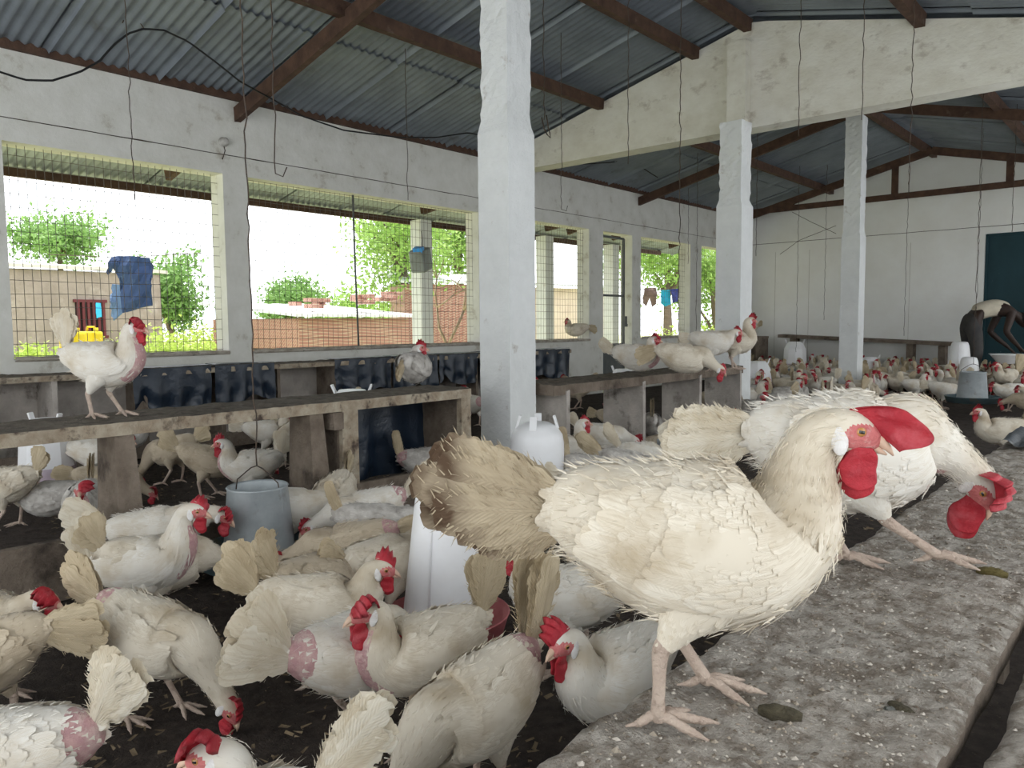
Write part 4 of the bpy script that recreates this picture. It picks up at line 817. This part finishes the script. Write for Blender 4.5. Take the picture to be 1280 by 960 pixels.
    # wings
    if lod:
        for s_ in (1, -1):
            mb = MB(); droop = ps.get('droop', 0)
            n1, n2 = (26, 16) if lod > 1 else (12, 8); c = np.linspace(1.5, 6.2, n1); dg = np.linspace(-30, 46, n2)-droop
            CC, DD = np.meshgrid(c, dg, indexing='ij'); th = np.radians(DD if s_ > 0 else 180-DD); P, N, T = sw.at((CC*ru).ravel(), th.ravel())
            v = (DD+droop+30)/76; u = (CC-1.5)/4.7; bul = .017*np.sin(np.pi*np.clip(v, 0, 1))**.6*np.sin(np.pi*np.clip(u*.95+.03, 0, 1))**.5-.004
            V = P+N*bul.ravel()[:, None]; mb.add(V, [(i*n2+j, i*n2+j+1, (i+1)*n2+j+1, (i+1)*n2+j) for i in range(n1-1) for j in range(n2-1)], tint=np.full(len(V), .3))
            # coverts, then long flight feathers
            k = {1: 50, 2: 200, 3: 620}[lod]; cc = rg.uniform(2.6, 6.1, k); dd = rg.uniform(-27, 42, k)-droop; th = np.radians(dd if s_ > 0 else 180-dd)
            plumes(mb, sw, cc*ru, th, -1, .042*rg.uniform(.8, 1.2, k), .022*rg.uniform(.7, 1.1, k)*{1: 1.4, 2: .95, 3: .75}[lod], q['rows'], rg, .05, off=.011, jag=.15)
            for c0, Lq, w_, m, o_ in ((4.2, .085, .024, {1: 6, 2: 10, 3: 16}[lod], .010), (3.2, .120, .024, {1: 6, 2: 9, 3: 13}[lod], .008)):
                d_ = np.linspace(-27, 30, m)-droop+rg.normal(0, 1.2, m); th = np.radians(d_ if s_ > 0 else 180-d_)
                plumes(mb, sw, np.full(m, c0*ru)+rg.normal(0, .4, m), th, -1, Lq*np.linspace(1.08, .8, m), np.full(m, w_), max(6, q['tail']//2), rg, .07, off=o_, jag=.03, crest=.06, skew=.04, tint=rg.uniform(.1, .6, m))
            parts.append(('wing', mb, [fm]))
    # tail fan
    mb = MB(); tp, sp, tl = tail; n = {0: 5, 1: 10, 2: 19, 3: 34}[lod]; root = rot((-.145, 0, .247))
    for i in range(n):
        u = (i/(n-1)*2-1); e = math.radians(180-tp-ps['pitch']-u*sp); sd = (1 if i % 2 else -1)*math.radians(vee)*(1-.4*abs(u))*rg.uniform(.5, 1.1)
        D = nrm((math.cos(e)*math.cos(sd), math.sin(sd), math.sin(e)*math.cos(sd))); Nn = nrm(np.cross(D, (-math.sin(e)*0, 0, 0)) if False else np.array((0, 1 if sd > 0 else -1, 0))-D*D[1]*(1 if sd > 0 else -1)); B = np.cross(Nn, D)
        quill(mb, root+np.array([math.sin(math.radians(tp))*-u*.016*ru_, .006*np.sign(sd), math.cos(math.radians(tp))*u*.022*ru_]), D, B, Nn, tl*rg.uniform(.78, 1.05)*(1-ps.get('short_low', 0)*max(0, -u))*(1-.10*abs(u)), {0: .06, 1: .050, 2: .044, 3: .042}[lod]*tl/.15, q['tail'], rg, 0, .12*(fray/.25), -.12, rg.uniform(.05, .7), fray, {3: 34, 2: 16}.get(lod, 0))
    parts.append(('tail', mb, [tm]))
    # comb: serrated blade from beak to crown, flopping over to one side
    mb = MB(); m = {0: 7, 1: 13, 2: 27, 3: 61}[lod]; kz = {0: 2, 1: 3, 2: 7, 3: 14}[lod]; cs = comb*1.0
    sN = ps.get('combn', 5); cd = ps.get('combdir', 0.)
    s = np.linspace(0, 1, m); bx = .030-.052*s; bz = .006+.017*np.sin(np.pi*np.clip(s*.85, 0, 1)); saw = np.abs(((s*sN) % 1)-.5)*2; hh = (.019+.030*np.sin(np.pi*(.12+.80*s)))*cs*(1-ps.get('combsaw', .30)*saw*(1 if lod else .5)); hh[0] = .008*cs; hh[-1] = .010*cs
    if 'combprof' in ps: hh = np.interp(s, np.linspace(0, 1, len(ps['combprof'])), ps['combprof']); hh = np.convolve(np.pad(hh, 6, mode='edge'), np.ones(13)/13, 'valid') if m > 40 else hh; hh = hh*(1-ps.get('combsaw', .3)*saw)
    front = []; back = []
    for i in range(m):
        for j in range(kz):
            v = j/(kz-1); h = hh[i]*v; fl = flop*v*1.6+.25*flop*math.sin(s[i]*7)*v; lean = (.5-s[i])*ps.get('combfan', .55)+cd
            x = bx[i]+h*math.sin(lean)*math.cos(fl); z = bz[i]+h*math.cos(lean)*math.cos(fl)-.25*cs*.03*abs(flop)*v**3; y = h*math.sin(fl)+(.0025*math.sin(s[i]*19+v*3))*v
            th_ = (.0055*(1-v)**.8+.0016)*(.6+.4*math.sin(math.pi*s[i])); front.append(hp(x, y+th_, z)); back.append(hp(x, y-th_, z))
    K = m*kz; F = []
    for i in range(m-1):
        for j in range(kz-1): a_ = i*kz+j; b_ = a_+kz; F += [(a_, a_+1, b_+1, b_), (K+a_, K+b_, K+b_+1, K+a_+1)]
        t_ = i*kz+kz-1; F += [(t_, K+t_, K+t_+kz, t_+kz)]
    for e in (0, (m-1)*kz):
        for j in range(kz-1): F.append((e+j, e+j+1, K+e+j+1, K+e+j) if e else (e+j, K+e+j, K+e+j+1, e+j+1))
    mb.add(front+back, F); parts.append(('comb', mb, [COMB]))
    if lod:
        gd = nrm(np.array([0, 0, -1.])*.75-hu*.6+hd*.05)
        for s_ in (1, -1):
            mb = MB(); n_ = 10 if lod == 1 else 26; sg = 8 if lod == 1 else 14; V = []; Lw = .050*cs*(.9+.1*s_)
            wx = nrm(hd-gd*np.dot(hd, gd)); wy = np.cross(gd, wx)
            for i in range(n_):
                v = i/(n_-1); wd = .0165*cs*np.interp(v, [0, .15, .4, .62, .78, .88, .95, 1], [.55, .75, .94, 1.0, .90, .70, .44, .05]); thk = .0042*np.interp(v, [0, .5, .9, 1], [1, .9, .7, .2])
                cpt = hp(.016, .011*s_, -.012)+gd*Lw*v+wy*(.006*s_*math.sin(v*2.6))*1.0
                for j in range(sg): t = j/sg*2*math.pi; V.append(cpt+wx*(math.cos(t)*wd+.002*math.sin(v*9))+wy*math.sin(t)*thk*(1+.3*math.sin(v*14)))
            mb.add(V, [(i*sg+j, i*sg+(j+1) % sg, (i+1)*sg+(j+1) % sg, (i+1)*sg+j) for i in range(n_-1) for j in range(sg)]+[tuple((n_-1)*sg+j for j in range(sg))]); parts.append(('wattle', mb, [COMB]))
    if lod > 1:
        for s_ in (1, -1):
            mb = MB(); mb.ball(hp(.010, .0165*s_, .006), .0072, (hd, hs, hu), 20, 12); kk = len(mb.f); V = mb.v[0]; cen = hp(.010, .0165*s_, .006); ax_ = nrm(hs*s_+hd*.12)
            for i, f in enumerate(mb.f): d_ = np.dot(nrm(np.mean(V[list(f)], axis=0)-cen), ax_); mb.m[i] = 2 if d_ > .93 else 1 if d_ > .72 else 0
            parts.append(('eye', mb, [FACE, IRIS, PUPIL]))
            mb = MB(); A = (nrm(hu*.9-hd*.3), nrm(hd*.9+hu*.3), hs); mb.ball(hp(-.010, .0205*s_, -.008), (.0190, .0098, .0050), A, 16, 10); parts.append(('ear_lobe', mb, [LOBE]))
    mb = MB()
    up = [hp(.026, 0, .001), hp(.036, 0, -.002), hp(.046, 0, -.008), hp(.053, 0, -.015)]; sg = 10 if lod > 1 else 6
    mb.tube(up, [.0088, .0070, .0042, .0010], sg)
    if lod > 1: mb.tube([hp(.024, 0, -.010), hp(.035, 0, -.012), hp(.046, 0, -.0155)], [.0065, .0045, .0012], sg)
    parts.append(('beak', mb, [BEAK])) if lod else None
    return parts
CACHE = {}
def hen(label, loc, phi, scale=1., group=None, key=None, **kw):
    rz = math.radians(phi)+YAW
    if key and key in CACHE: return copy_tree(CACHE[key], loc, rz, label, group, scale)
    t = empty('hen', loc, label, 'hen', rz, group, scale)
    for nm, mb, mats in hen_meshes(**kw): mb.build(nm, mats, t)
    if key: CACHE[key] = t
    return t
def local2w(v, phi): a = math.radians(phi)+YAW; return np.array([v[0]*math.cos(a)-v[1]*math.sin(a), v[0]*math.sin(a)+v[1]*math.cos(a), 0])
def spot(px, py, phi, base=0., anchor='body', s=1., drop=0.):
    """ground spot of a hen whose named point lies at a picture point"""
    loc = {'body': (0, 0, .21), 'tail': (-.15, 0, .247), 'head': (.155, 0, .34), 'feet': (0, 0, 0), 'low': (.2, 0, .275)}[anchor]
    p = onz(px, py, base+(loc[2]-drop)*s); p = p-local2w((loc[0]*s, loc[1]*s), phi); return np.array([p[0], p[1], base-drop*s])
def place(label, px, py, phi, base=0., anchor='body', s=1., key=None, **kw):
    dr = .085 if kw.get('pose', '').startswith('sit') else 0
    if px is None: return hen(label, (py[0], py[1], base-dr*s), phi, s, key=key, **kw)
    return hen(label, spot(px, py, phi, base, anchor, s, dr), phi, s, key=key, **kw)

# the two big hens on the near bench
hen('largest hen, in front on the near bench, red comb over its beak, brown tipped tail', (-.435, .815, HB+.004), -1, 1.0, lod=3, style='tip', seed=1, H=(.180, -.012, .338), hd=(.95, -.26, -.20), tail=(4, 14, .185), short_low=.42, rump=1.2, vee=9, flop=-.22, comb=1.3, combdir=1.36, combn=2.5, combsaw=.08, combfan=1.3, combprof=(.030, .050, .090, .064, .055, .030, .012), bare=(0, 0), legs=((.022, 0), (-.056, 0)), fray=.16, plump=1.05)
hen('big white hen bent down with one raised foot, behind the front hen on the bench', (-.463, 1.458, HB+.004), 2, 1.10, lod=3, style='white', seed=2, H=(.215, -.03, .150), hd=(.30, -.35, -.9), pitch=2, tail=(-8, 6.5, .165), vee=10, flop=-.7, comb=1.6, combsaw=.22, combdir=.5, rump=1.1, bare=(1, 0), legs=((.02, 0), (.02, 0, (.05, -.05, .10), (.13, -.06, .045))), plump=1.05)

# hens on the litter close to the camera
N2 = dict(lod=2)
place('hen cut by the lower left corner with frayed upright tail feathers', 4, 948, 186, seed=11, style='white', pose='stand', tail=(62, 24, .16), bare=(0, 1), fray=.5, **N2)
place('hen at the bottom edge showing only its head with drooping pink comb, facing left', 262, 942, 176, 0, 'head', seed=12, style='white', pose='stand', flop=.7, comb=1.35, tail=(-25, 8, .09), **N2)
place('hen below the frame with one upright frayed tail at the bottom edge', 400, 1012, 192, 0, 'tail', seed=13, style='white', pose='peck', tail=(56, 14, .17), fray=.4, **N2)
place('dirty cream hen pecking the litter at lower left, red comb touching the ground', 188, 792, -18, seed=14, style='cream', pose='peck', tail=(45, 20, .16), legs=((.03, 0), (-.05, 0)), bare=(0, 1), **N2)
place('white hen standing tall at left with upright fan tail and bright red wattles', 180, 706, 4, seed=15, style='white', pose='low', pitch=15, H=(.165, 0, .375), tail=(62, 26, .17), bare=(1, 0), **N2)
hen('white hen with tail straight back reaching into the near feeder, behind the tall one', (-2.76, 1.20, 0), 6, 1.04, seed=16, style='white', pose='feed', pitch=9, H=(.225, 0, .255), tail=(14, 13, .17), **N2)
place('hen hidden behind the others at left, only its cream fan tail clear', 196, 702, 30, seed=17, style='cream', pose='feed', tail=(68, 28, .13), **N2)
place('hen at the left edge with dark red comb facing right, body cut by the frame', 58, 752, -8, 0, 'low', seed=18, style='cream', pose='low', bare=(1, 0), comb=1.15, **N2)
place('hen cut by the left edge with its tan tail pointing right above two legs', -22, 822, 182, seed=19, style='tan', pose='peck', tail=(8, 14, .15), **N2)
place('white hen seen from behind preening, big fan tail raised over a bare pink rump', 440, 815, 46, seed=20, style='white', pose='preen', tail=(38, 27, .19), bare=(0, 1), droop=14, plump=1.0, **N2)
place('tan tailed hen between the feeder and the preening hen, head in the feeder', 392, 728, 62, seed=21, style='tan', pose='feed', tail=(66, 24, .16), **N2)
place('cream hen beside the preening hen facing right, comb behind the next hen\'s head', 398, 757, 6, seed=22, style='cream', pose='low', tail=(52, 24, .16), H=(.170, 0, .300), comb=1.15, **N2)
place('white hen facing left in the middle front with folded red comb and raised cream tail', 530, 812, 214, seed=23, style='cream', pose='stand', H=(.150, .02, .335), tail=(76, 26, .17), bare=(1, 0), flop=.8, comb=1.25, legs=((.04, 0), (-.03, 0)), **N2)
place('cream hen pecking at bottom centre with its tail straight up and bare tail root', 600, 876, 222, seed=24, style='cream', pose='peck', tail=(92, 11, .215), vee=24, bare=(0, 1), plump=.98, **N2)
place('white hen facing left beside the bench edge, red comb and white ear lobe', 772, 838, 222, seed=25, style='white', pose='stand', H=(.165, 0, .315), tail=(30, 20, .14), **N2)
place('white hen right of the bell drinker facing left, red comb by its trough', 715, 746, 172, seed=26, style='white', pose='stand', tail=(30, 12, .12), bare=(0, 1), **N2)
place('tan hen facing left with its head in the near feeder pan', 440, 684, 186, seed=28, style='tan', pose='feed', tail=(10, 9, .12), bare=(0, 1), **N2)
hen('white hen behind the feeder with one narrow tail raised to the right', (-2.44, 1.90, 0), 205, 1., seed=29, style='white', pose='feed', tail=(44, 7, .17), bare=(0, 1), **N2)
place('soiled grey hen with a short brown tail before the plastic backed nest', 474, 658, 14, seed=30, style='grey', pose='feed', tail=(76, 9, .13), **N2)
place('hen squeezed left of the bell drinker with its red comb against the plastic', 480, 703, 52, seed=31, style='cream', pose='low', tail=(30, 10, .12), **N2)
hen('hen eating behind the near feeder, only its red head showing', (-2.80, 2.0, 0), 262, 1., seed=32, style='cream', pose='feed', tail=(50, 18, .13), **N2)

# hens on and around the nest bench rows
M1 = dict(lod=1); zR1 = .613; zR2 = .602
place('pale hen standing on the first nest bench, fan tail straight up before the window', None, onX(132, 527, -3.10), -6, zR1, 'feet', .98, seed=41, style='white', pose='low', H=(.150, 0, .345), tail=(88, 24, .17), bare=(1, 0), lod=2)
place('hen sitting on the end of the first nest bench, back to the camera', None, onX(518, 500, -3.08), 76, zR1, 'body', .95, seed=42, style='grey', pose='sit', H=(.06, -.02, .31), hd=(.3, -.9, 0), tail=(-38, 8, .13), lod=2)
place('hen inside the plastic backed nest with a thin upright tail and pink rump', None, onX(532, 600, -3.12), 20, 0, 'body', .95, seed=43, style='grey', pose='low', tail=(80, 6, .16), bare=(0, 1), lod=2)
place('white hen with spread tail looking left behind the first nest bench', 315, 582, 196, seed=44, style='white', pose='stand', tail=(76, 30, .15), bare=(1, 0), lod=2)
place('hen with only its white back above the base board right of the feeder wire', None, onX(366, 640, -2.72), 10, seed=45, style='white', pose='feed', tail=(20, 12, .1), **M1)
place('tan hen with pink belly walking right behind the first nest bench', 258, 575, 8, seed=46, style='tan', pose='peck', tail=(52, 22, .15), bare=(1, 0), lod=2)
place('cream hen facing left next to the tan hen behind the nest bench', 216, 562, 172, seed=47, style='tan', pose='peck', tail=(50, 24, .14), **M1)
place('hen behind the nest bench reaching up with its white breast tilted right', 334, 540, 12, seed=48, style='white', pose='stand', tail=(20, 12, .13), **M1)
place('hen pecking toward the camera behind the nest bench, dark red comb', 362, 545, 262, seed=49, style='cream', pose='peck', tail=(60, 20, .13), **M1)
place('soiled hen facing the camera at left under the nest bench, narrow tail behind it', 108, 627, 292, seed=50, style='grey', pose='stand', H=(.150, 0, .285), tail=(66, 8, .15), bare=(1, 0), lod=2)
place('grey hen lying behind the soiled one at the left base board', 66, 622, 186, seed=51, style='grey', pose='sit', tail=(16, 10, .12), **M1)
place('hen at the left edge with fanned tan tail and cut off body', 8, 606, 178, seed=52, style='cream', pose='feed', tail=(74, 26, .14), lod=2)
place('white hen facing right behind the angular drinker at left', 118, 566, 4, seed=53, style='white', pose='low', tail=(12, 10, .12), **M1)
place('hen beside the thin rod behind the nest bench, tan wing low', 132, 602, 14, seed=54, style='tan', pose='sitpeck', tail=(8, 10, .12), **M1)
hen('hen standing in the shade of the wall nest boxes behind the perched hen', (-5.42, 2.15, 0), 10, 1., seed=55, style='grey', pose='stand', tail=(50, 16, .13), **M1)
hen('hen with red comb beside the angular drinker behind the nest bench', (-4.85, 3.18, 0), 20, 1., seed=56, style='white', pose='stand', tail=(60, 16, .13), **M1)
place('hen before the black plastic showing a white tail above the nest bench', 425, 512, 190, seed=57, style='white', pose='feed', tail=(74, 20, .15), **M1)
place('hen before the black plastic with its tan tail slanting above the nest bench', 470, 508, 160, seed=58, style='tan', pose='feed', tail=(30, 10, .16), **M1)
place('white hen standing between the nest bench end and the nearest pillar', 592, 505, 120, seed=59, style='white', pose='stand', tail=(30, 10, .13), bare=(0, 1), **M1)
place('white hen sitting on the grey nest bench, red comb turned to the camera', 795, 446, -30, zR2, 'body', 1.02, seed=60, style='white', pose='sit', tail=(25, 10, .13), bare=(1, 0), lod=2)
place('hen lying along the grey nest bench with its head hung over the edge', 853, 447, -8, zR2, 'body', 1.05, seed=61, style='cream', pose='sitpeck', tail=(-14, 9, .15), lod=2)
place('hen standing near the right end of the grey nest bench, drooping tail', 888, 464, 6, zR2, 'feet', 1.0, seed=62, style='white', pose='low', tail=(-10, 12, .10), legs=((.04, 0), (-.03, 0)), lod=2)
place('upright hen at the very right end of the grey nest bench before the pillar', 917, 462, 4, zR2, 'feet', 1.0, seed=63, style='cream', pose='alert', tail=(8, 8, .08), lod=2)
hen('hen perched on the window sill left of the side door', (-6.13, 8.33, .67), 190, 1.0, seed=64, style='cream', pose='sit', tail=(-20, 9, .14), **M1)
hen('brown headed hen behind the grey nest bench looking left', (-5.1, 6.95, .0), 176, 1.05, seed=65, style='tan', pose='stand', tail=(66, 14, .15), **M1)
hen('hen in the shade behind the grey nest bench by the dark plastic', (-5.3, 6.25, .0), 30, 1., seed=66, style='tan', pose='stand', tail=(60, 14, .14), **M1)
place('white hen standing upright before the grey nest bench right of the jar drinker', 704, 562, 8, seed=67, style='white', pose='alert', tail=(74, 9, .14), lod=2)
place('white hen just behind the upright one under the grey nest bench', 752, 545, 10, seed=68, style='white', pose='feed', tail=(60, 12, .13), **M1)
place('shaded hen deep under the left half of the grey nest bench', 768, 522, 4, seed=69, style='tan', pose='sit', tail=(10, 8, .11), **M1)
place('grey hen seen from behind between the divider boards with an upright tail', 813, 530, 84, seed=70, style='grey', pose='feed', tail=(84, 8, .16), lod=2)
place('tan hen seen through the last gap of the grey nest bench', 882, 500, 80, seed=71, style='tan', pose='feed', tail=(60, 24, .15), **M1)
place('hen eating from the small feeder with its tail up to the left', 808, 572, 6, seed=72, style='white', pose='feed', H=(.20, 0, .26), tail=(60, 8, .17), lod=2)
place('hen behind the front hen with narrow upright tail, right of the jar drinker', 742, 590, -12, seed=73, style='grey', pose='feed', tail=(88, 8, .17), lod=2)
place('hen behind the front hen with its tail slanting left, before the base board', 788, 584, -6, seed=74, style='grey', pose='peck', tail=(44, 9, .17), lod=2)
place('white hen just above the front hen\'s rump beside the red trough', 738, 612, 18, seed=75, style='white', pose='peck', tail=(40, 9, .10), **M1)
place('hen behind the jar drinker with only its cream tail above it', 672, 575, 80, seed=76, style='cream', pose='feed', tail=(72, 18, .14), **M1)
place('hen standing under the bent hen\'s tail, only its legs and red comb clear', 893, 545, 10, seed=77, style='white', pose='stand', tail=(30, 12, .12), **M1)
place('hen with slender raised tail facing left at the far end of the near bench', 1252, 538, 172, seed=78, style='cream', pose='stand', tail=(76, 6, .17), lod=2)
place('grey legged hen left of the right frame edge pecking toward the wide feeder', 1262, 489, 184, seed=79, style='white', pose='low', tail=(12, 14, .14), **M1)
place('hen with large spread cream tail at the right frame edge before the person', 1258, 470, 200, .10, seed=80, style='cream', pose='stand', tail=(60, 26, .22), **M1)
place('hen bending down left of the wide feeder at the right', 1178, 487, 2, seed=81, style='white', pose='feed', tail=(10, 10, .12), **M1)
place('hen with red face looking over the wide feeder at the right', 1192, 468, 10, seed=82, style='grey', pose='stand', tail=(30, 12, .12), **M1)
place('soiled hen facing the camera right of the gable pillar foot', 940, 512, 285, seed=83, style='grey', pose='stand', tail=(50, 12, .12), bare=(1, 0), **M1)
place('soiled hen pecking beside a white one right of the gable pillar', 972, 500, 200, seed=84, style='grey', pose='peck', tail=(40, 18, .14), **M1)
place('grey speckled hen with its back to the camera before the far feeder', 1005, 510, 70, seed=85, style='grey', pose='feed', tail=(20, 16, .12), **M1)
place('white hen right of the far feeder with lowered red comb', 1032, 478, 200, seed=86, style='white', pose='peck', tail=(30, 18, .14), **M1)
place('white hen looking left between the far feeder and the slim pillar', 1012, 468, 230, seed=87, style='white', pose='stand', tail=(60, 16, .14), **M1)
hen('hen perched on the dark corner nest box in the far left corner', (-5.68, 12.68, .635), 175, 1., seed=88, style='cream', pose='sit', tail=(40, 12, .13), lod=1)

# the far flock: hens nothing in the photo tells apart
rgf = np.random.default_rng(21); taken = [(o.location.x, o.location.y) for o in COL.objects if o.type == 'EMPTY' and o.get('category') in ('hen', 'feeder', 'drinker') and o.location.y > 5]
taken += [tuple(onY(1259, 440, 12.0)[:2]), (-3.05, 9.75), (-3.05, 6.5)]
VAR = [('stand', 'white', (66, 18, .15), 0), ('feed', 'cream', (60, 20, .16), 0), ('peck', 'white', (48, 20, .16), 0), ('alert', 'white', (74, 12, .15), 1), ('low', 'cream', (30, 14, .14), 0), ('turn', 'white', (62, 20, .15), 1), ('feed', 'tan', (72, 12, .16), 0), ('stand', 'grey', (44, 22, .15), 1), ('turnl', 'cream', (80, 14, .15), 1), ('peck', 'tan', (70, 22, .16), 0)]
cnt = 0; tries = 0
while cnt < 135 and tries < 30000:
    tries += 1; x = rgf.uniform(-5.6, -.55); y = rgf.uniform(6.9, 13.05); p = np.array([x, y, .2-H_CAM]); d = p @ cf; px = 640+FPX*(p @ cr)/d; py = 480-FPX*(p @ cu)/d
    if not (930 < px < 1300): continue
    if 1090 < px < 1285 and d < 8.9: continue                      # the bare litter at the right
    if 1000 < px < 1046 and 7.6 < d < 8.9: continue
    if d < 7.2 and px > 1060: continue
    if y > 12.95 and x > -2.2: continue
    if any((x-a)**2+(y-b)**2 < (.30 if y < 10 else .25)**2 for a, b in taken): continue
    k = int(rgf.integers(len(VAR))); po, stl, tl_, br = VAR[k]; taken.append((x, y)); cnt += 1
    hen('small white hen crowded in the far flock before the whitewashed end wall', (x, y, 0), rgf.uniform(0, 360), rgf.uniform(.94, 1.08), 'hens of the far flock', key='far%d' % k, lod=1 if k < 10 else 0, style=stl, pose=po, tail=tl_, seed=200+k, bare=(br, 0))

# ------------------------------------------------------------------ the bending person
def skin_mesh(pts, edges, name, mat, parent, sub=2, root=0):
    me = bpy.data.meshes.new(name); me.from_pydata([p[:3] for p in pts], edges, []); o = bpy.data.objects.new(name, me); COL.objects.link(o)
    o.modifiers.new('s', 'SKIN'); m = o.modifiers.new('u', 'SUBSURF'); m.levels = sub; m.render_levels = sub; sv = me.skin_vertices[0].data
    for i, p in enumerate(pts): sv[i].radius = (p[3], p[4] if len(p) > 4 else p[3]); sv[i].use_root = i == root
    dg = bpy.context.evaluated_depsgraph_get(); ev = o.evaluated_get(dg); nm = bpy.data.meshes.new_from_object(ev); o.modifiers.clear(); o.data = nm
    nm.materials.clear(); nm.materials.append(mat); nm.polygons.foreach_set('use_smooth', np.ones(len(nm.polygons), bool)); o.parent = parent; return o
DARKSK = mk('dark_skin', (.045, .028, .022), (.035, .022, .017), scale=12, rough=.5); SHIRT = mk('beige_vest', (.62, .56, .44), (.50, .45, .35), scale=7, bump=.3, bscale=18); TROU = mk('dark_trousers', (.045, .044, .045), (.075, .07, .065), scale=6, bump=.3, bscale=15); HAIR = mk('black_hair', (.008, .007, .007), rough=.8, bump=.6, bscale=80)
pp = onY(1219, 398, 12.25); pr = empty('person', (pp[0], pp[1], 0), 'person bending forward by the teal door, sleeveless beige vest and dark trousers, arms hanging', 'person', YAW-.10)
pts = [(-.06, 0, 1.0, .13, .12), (.10, 0, 1.10, .13, .11), (.28, 0, 1.13, .15, .12), (.40, 0, 1.09, .13, .10), (.49, 0, 1.05, .058), (.55, 0, 1.01, .062), (.61, 0, .965, .088, .085), (.66, 0, .90, .070), (.69, 0, .86, .045)]
ed = [(0, 1), (1, 2), (2, 3), (3, 4), (4, 5), (5, 6), (6, 7), (7, 8)]
for s in (1, -1):
    b = len(pts); pts += [(-.06, .10*s, .93, .095), (-.01, .11*s, .52, .062), (-.05, .11*s, .30, .056), (-.07, .115*s, .09, .040), (-.03, .12*s, .05, .042), (.06, .13*s, .035, .036), (.12, .135*s, .03, .024)]; ed += [(0, b)]+[(b+i, b+i+1) for i in range(6)]
    b = len(pts); e = .02 if s > 0 else 0; pts += [(.39, .17*s, 1.05, .062), (.30, .215*s, .80, .044), (.41, .18*s, .68, .036), (.50, .15*s, .60, .026), (.525, .145*s, .575, .032, .018), (.555, .142*s, .545, .030, .014)]; ed += [(3, b)]+[(b+i, b+i+1) for i in range(5)]
    for f, (dy, L) in enumerate(((-.024, .065), (-.008, .075), (.008, .07), (.023, .055))):
        c = len(pts); pts += [(.575, .142*s+dy, .525, .0095), (.575+L*.42, .142*s+dy*1.1, .525-L*.5, .0085), (.575+L*.5, .142*s+dy*1.1, .525-L*.95, .007)]; ed += [(b+5, c), (c, c+1), (c+1, c+2)]
    c = len(pts); pts += [(.53, .115*s, .55, .011), (.555, .098*s, .52, .009), (.575, .095*s, .50, .0075)]; ed += [(b+4, c), (c, c+1), (c+1, c+2)]
skin_mesh(pts, ed, 'body', DARKSK, pr)
tb = [(-.02, 0, 1.04, .145, .135), (.10, 0, 1.105, .148, .128), (.27, 0, 1.135, .165, .135), (.37, 0, 1.105, .145, .115), (.42, 0, 1.085, .085)]
skin_mesh(tb, [(0, 1), (1, 2), (2, 3), (3, 4)], 'vest', SHIRT, pr)
tr = [(-.075, 0, .985, .145, .13), (-.02, 0, 1.03, .135, .125)]; te = [(0, 1)]
for s in (1, -1): b = len(tr); tr += [(-.06, .105*s, .90, .115), (-.01, .112*s, .53, .082), (-.05, .115*s, .30, .075), (-.065, .115*s, .11, .072)]; te += [(0, b), (b, b+1), (b+1, b+2), (b+2, b+3)]
skin_mesh(tr, te, 'trousers', TROU, pr)
hdm = MB(); A = (nrm((.6, 0, -.8)), np.array((0, 1., 0)), nrm((.8, 0, .6))); hdm.ball((.635, 0, .965), (.105, .090, .085), A, 16, 10); hdm.build('hair', HAIR, pr)
for s in (1, -1): MB().ball((.665, .03*s, .865), .010).build('eye', [mk('eye_white', (.6, .58, .55))], pr); MB().ball((.615, .088*s, .925), (.028, .010, .018), A).build('ear', DARKSK, pr)
MB().ball((.70, 0, .885), (.022, .014, .016), A).build('nose', DARKSK, pr); MB().ball((.68, 0, .835), (.008, .024, .007), A).build('mouth', mk('lips', (.09, .04, .035)), pr)
# what the person is handling: a sack edged basin
bp = onY(1259, 440, 12.0); t = empty('feed_basin', (bp[0], bp[1], 0), 'pale basin of feed on a stand below the person\'s hands', 'basin')
MB().lathe([(.10, .38), (.20, .50), (.215, .51), (.19, .49), (.10, .40), (0, .40)], 20).build('basin_bowl', WHITEP, t); MB().box((0, 0, .19), (.26, .26, .38), jit=.01).build('basin_stand', WOOD, t)
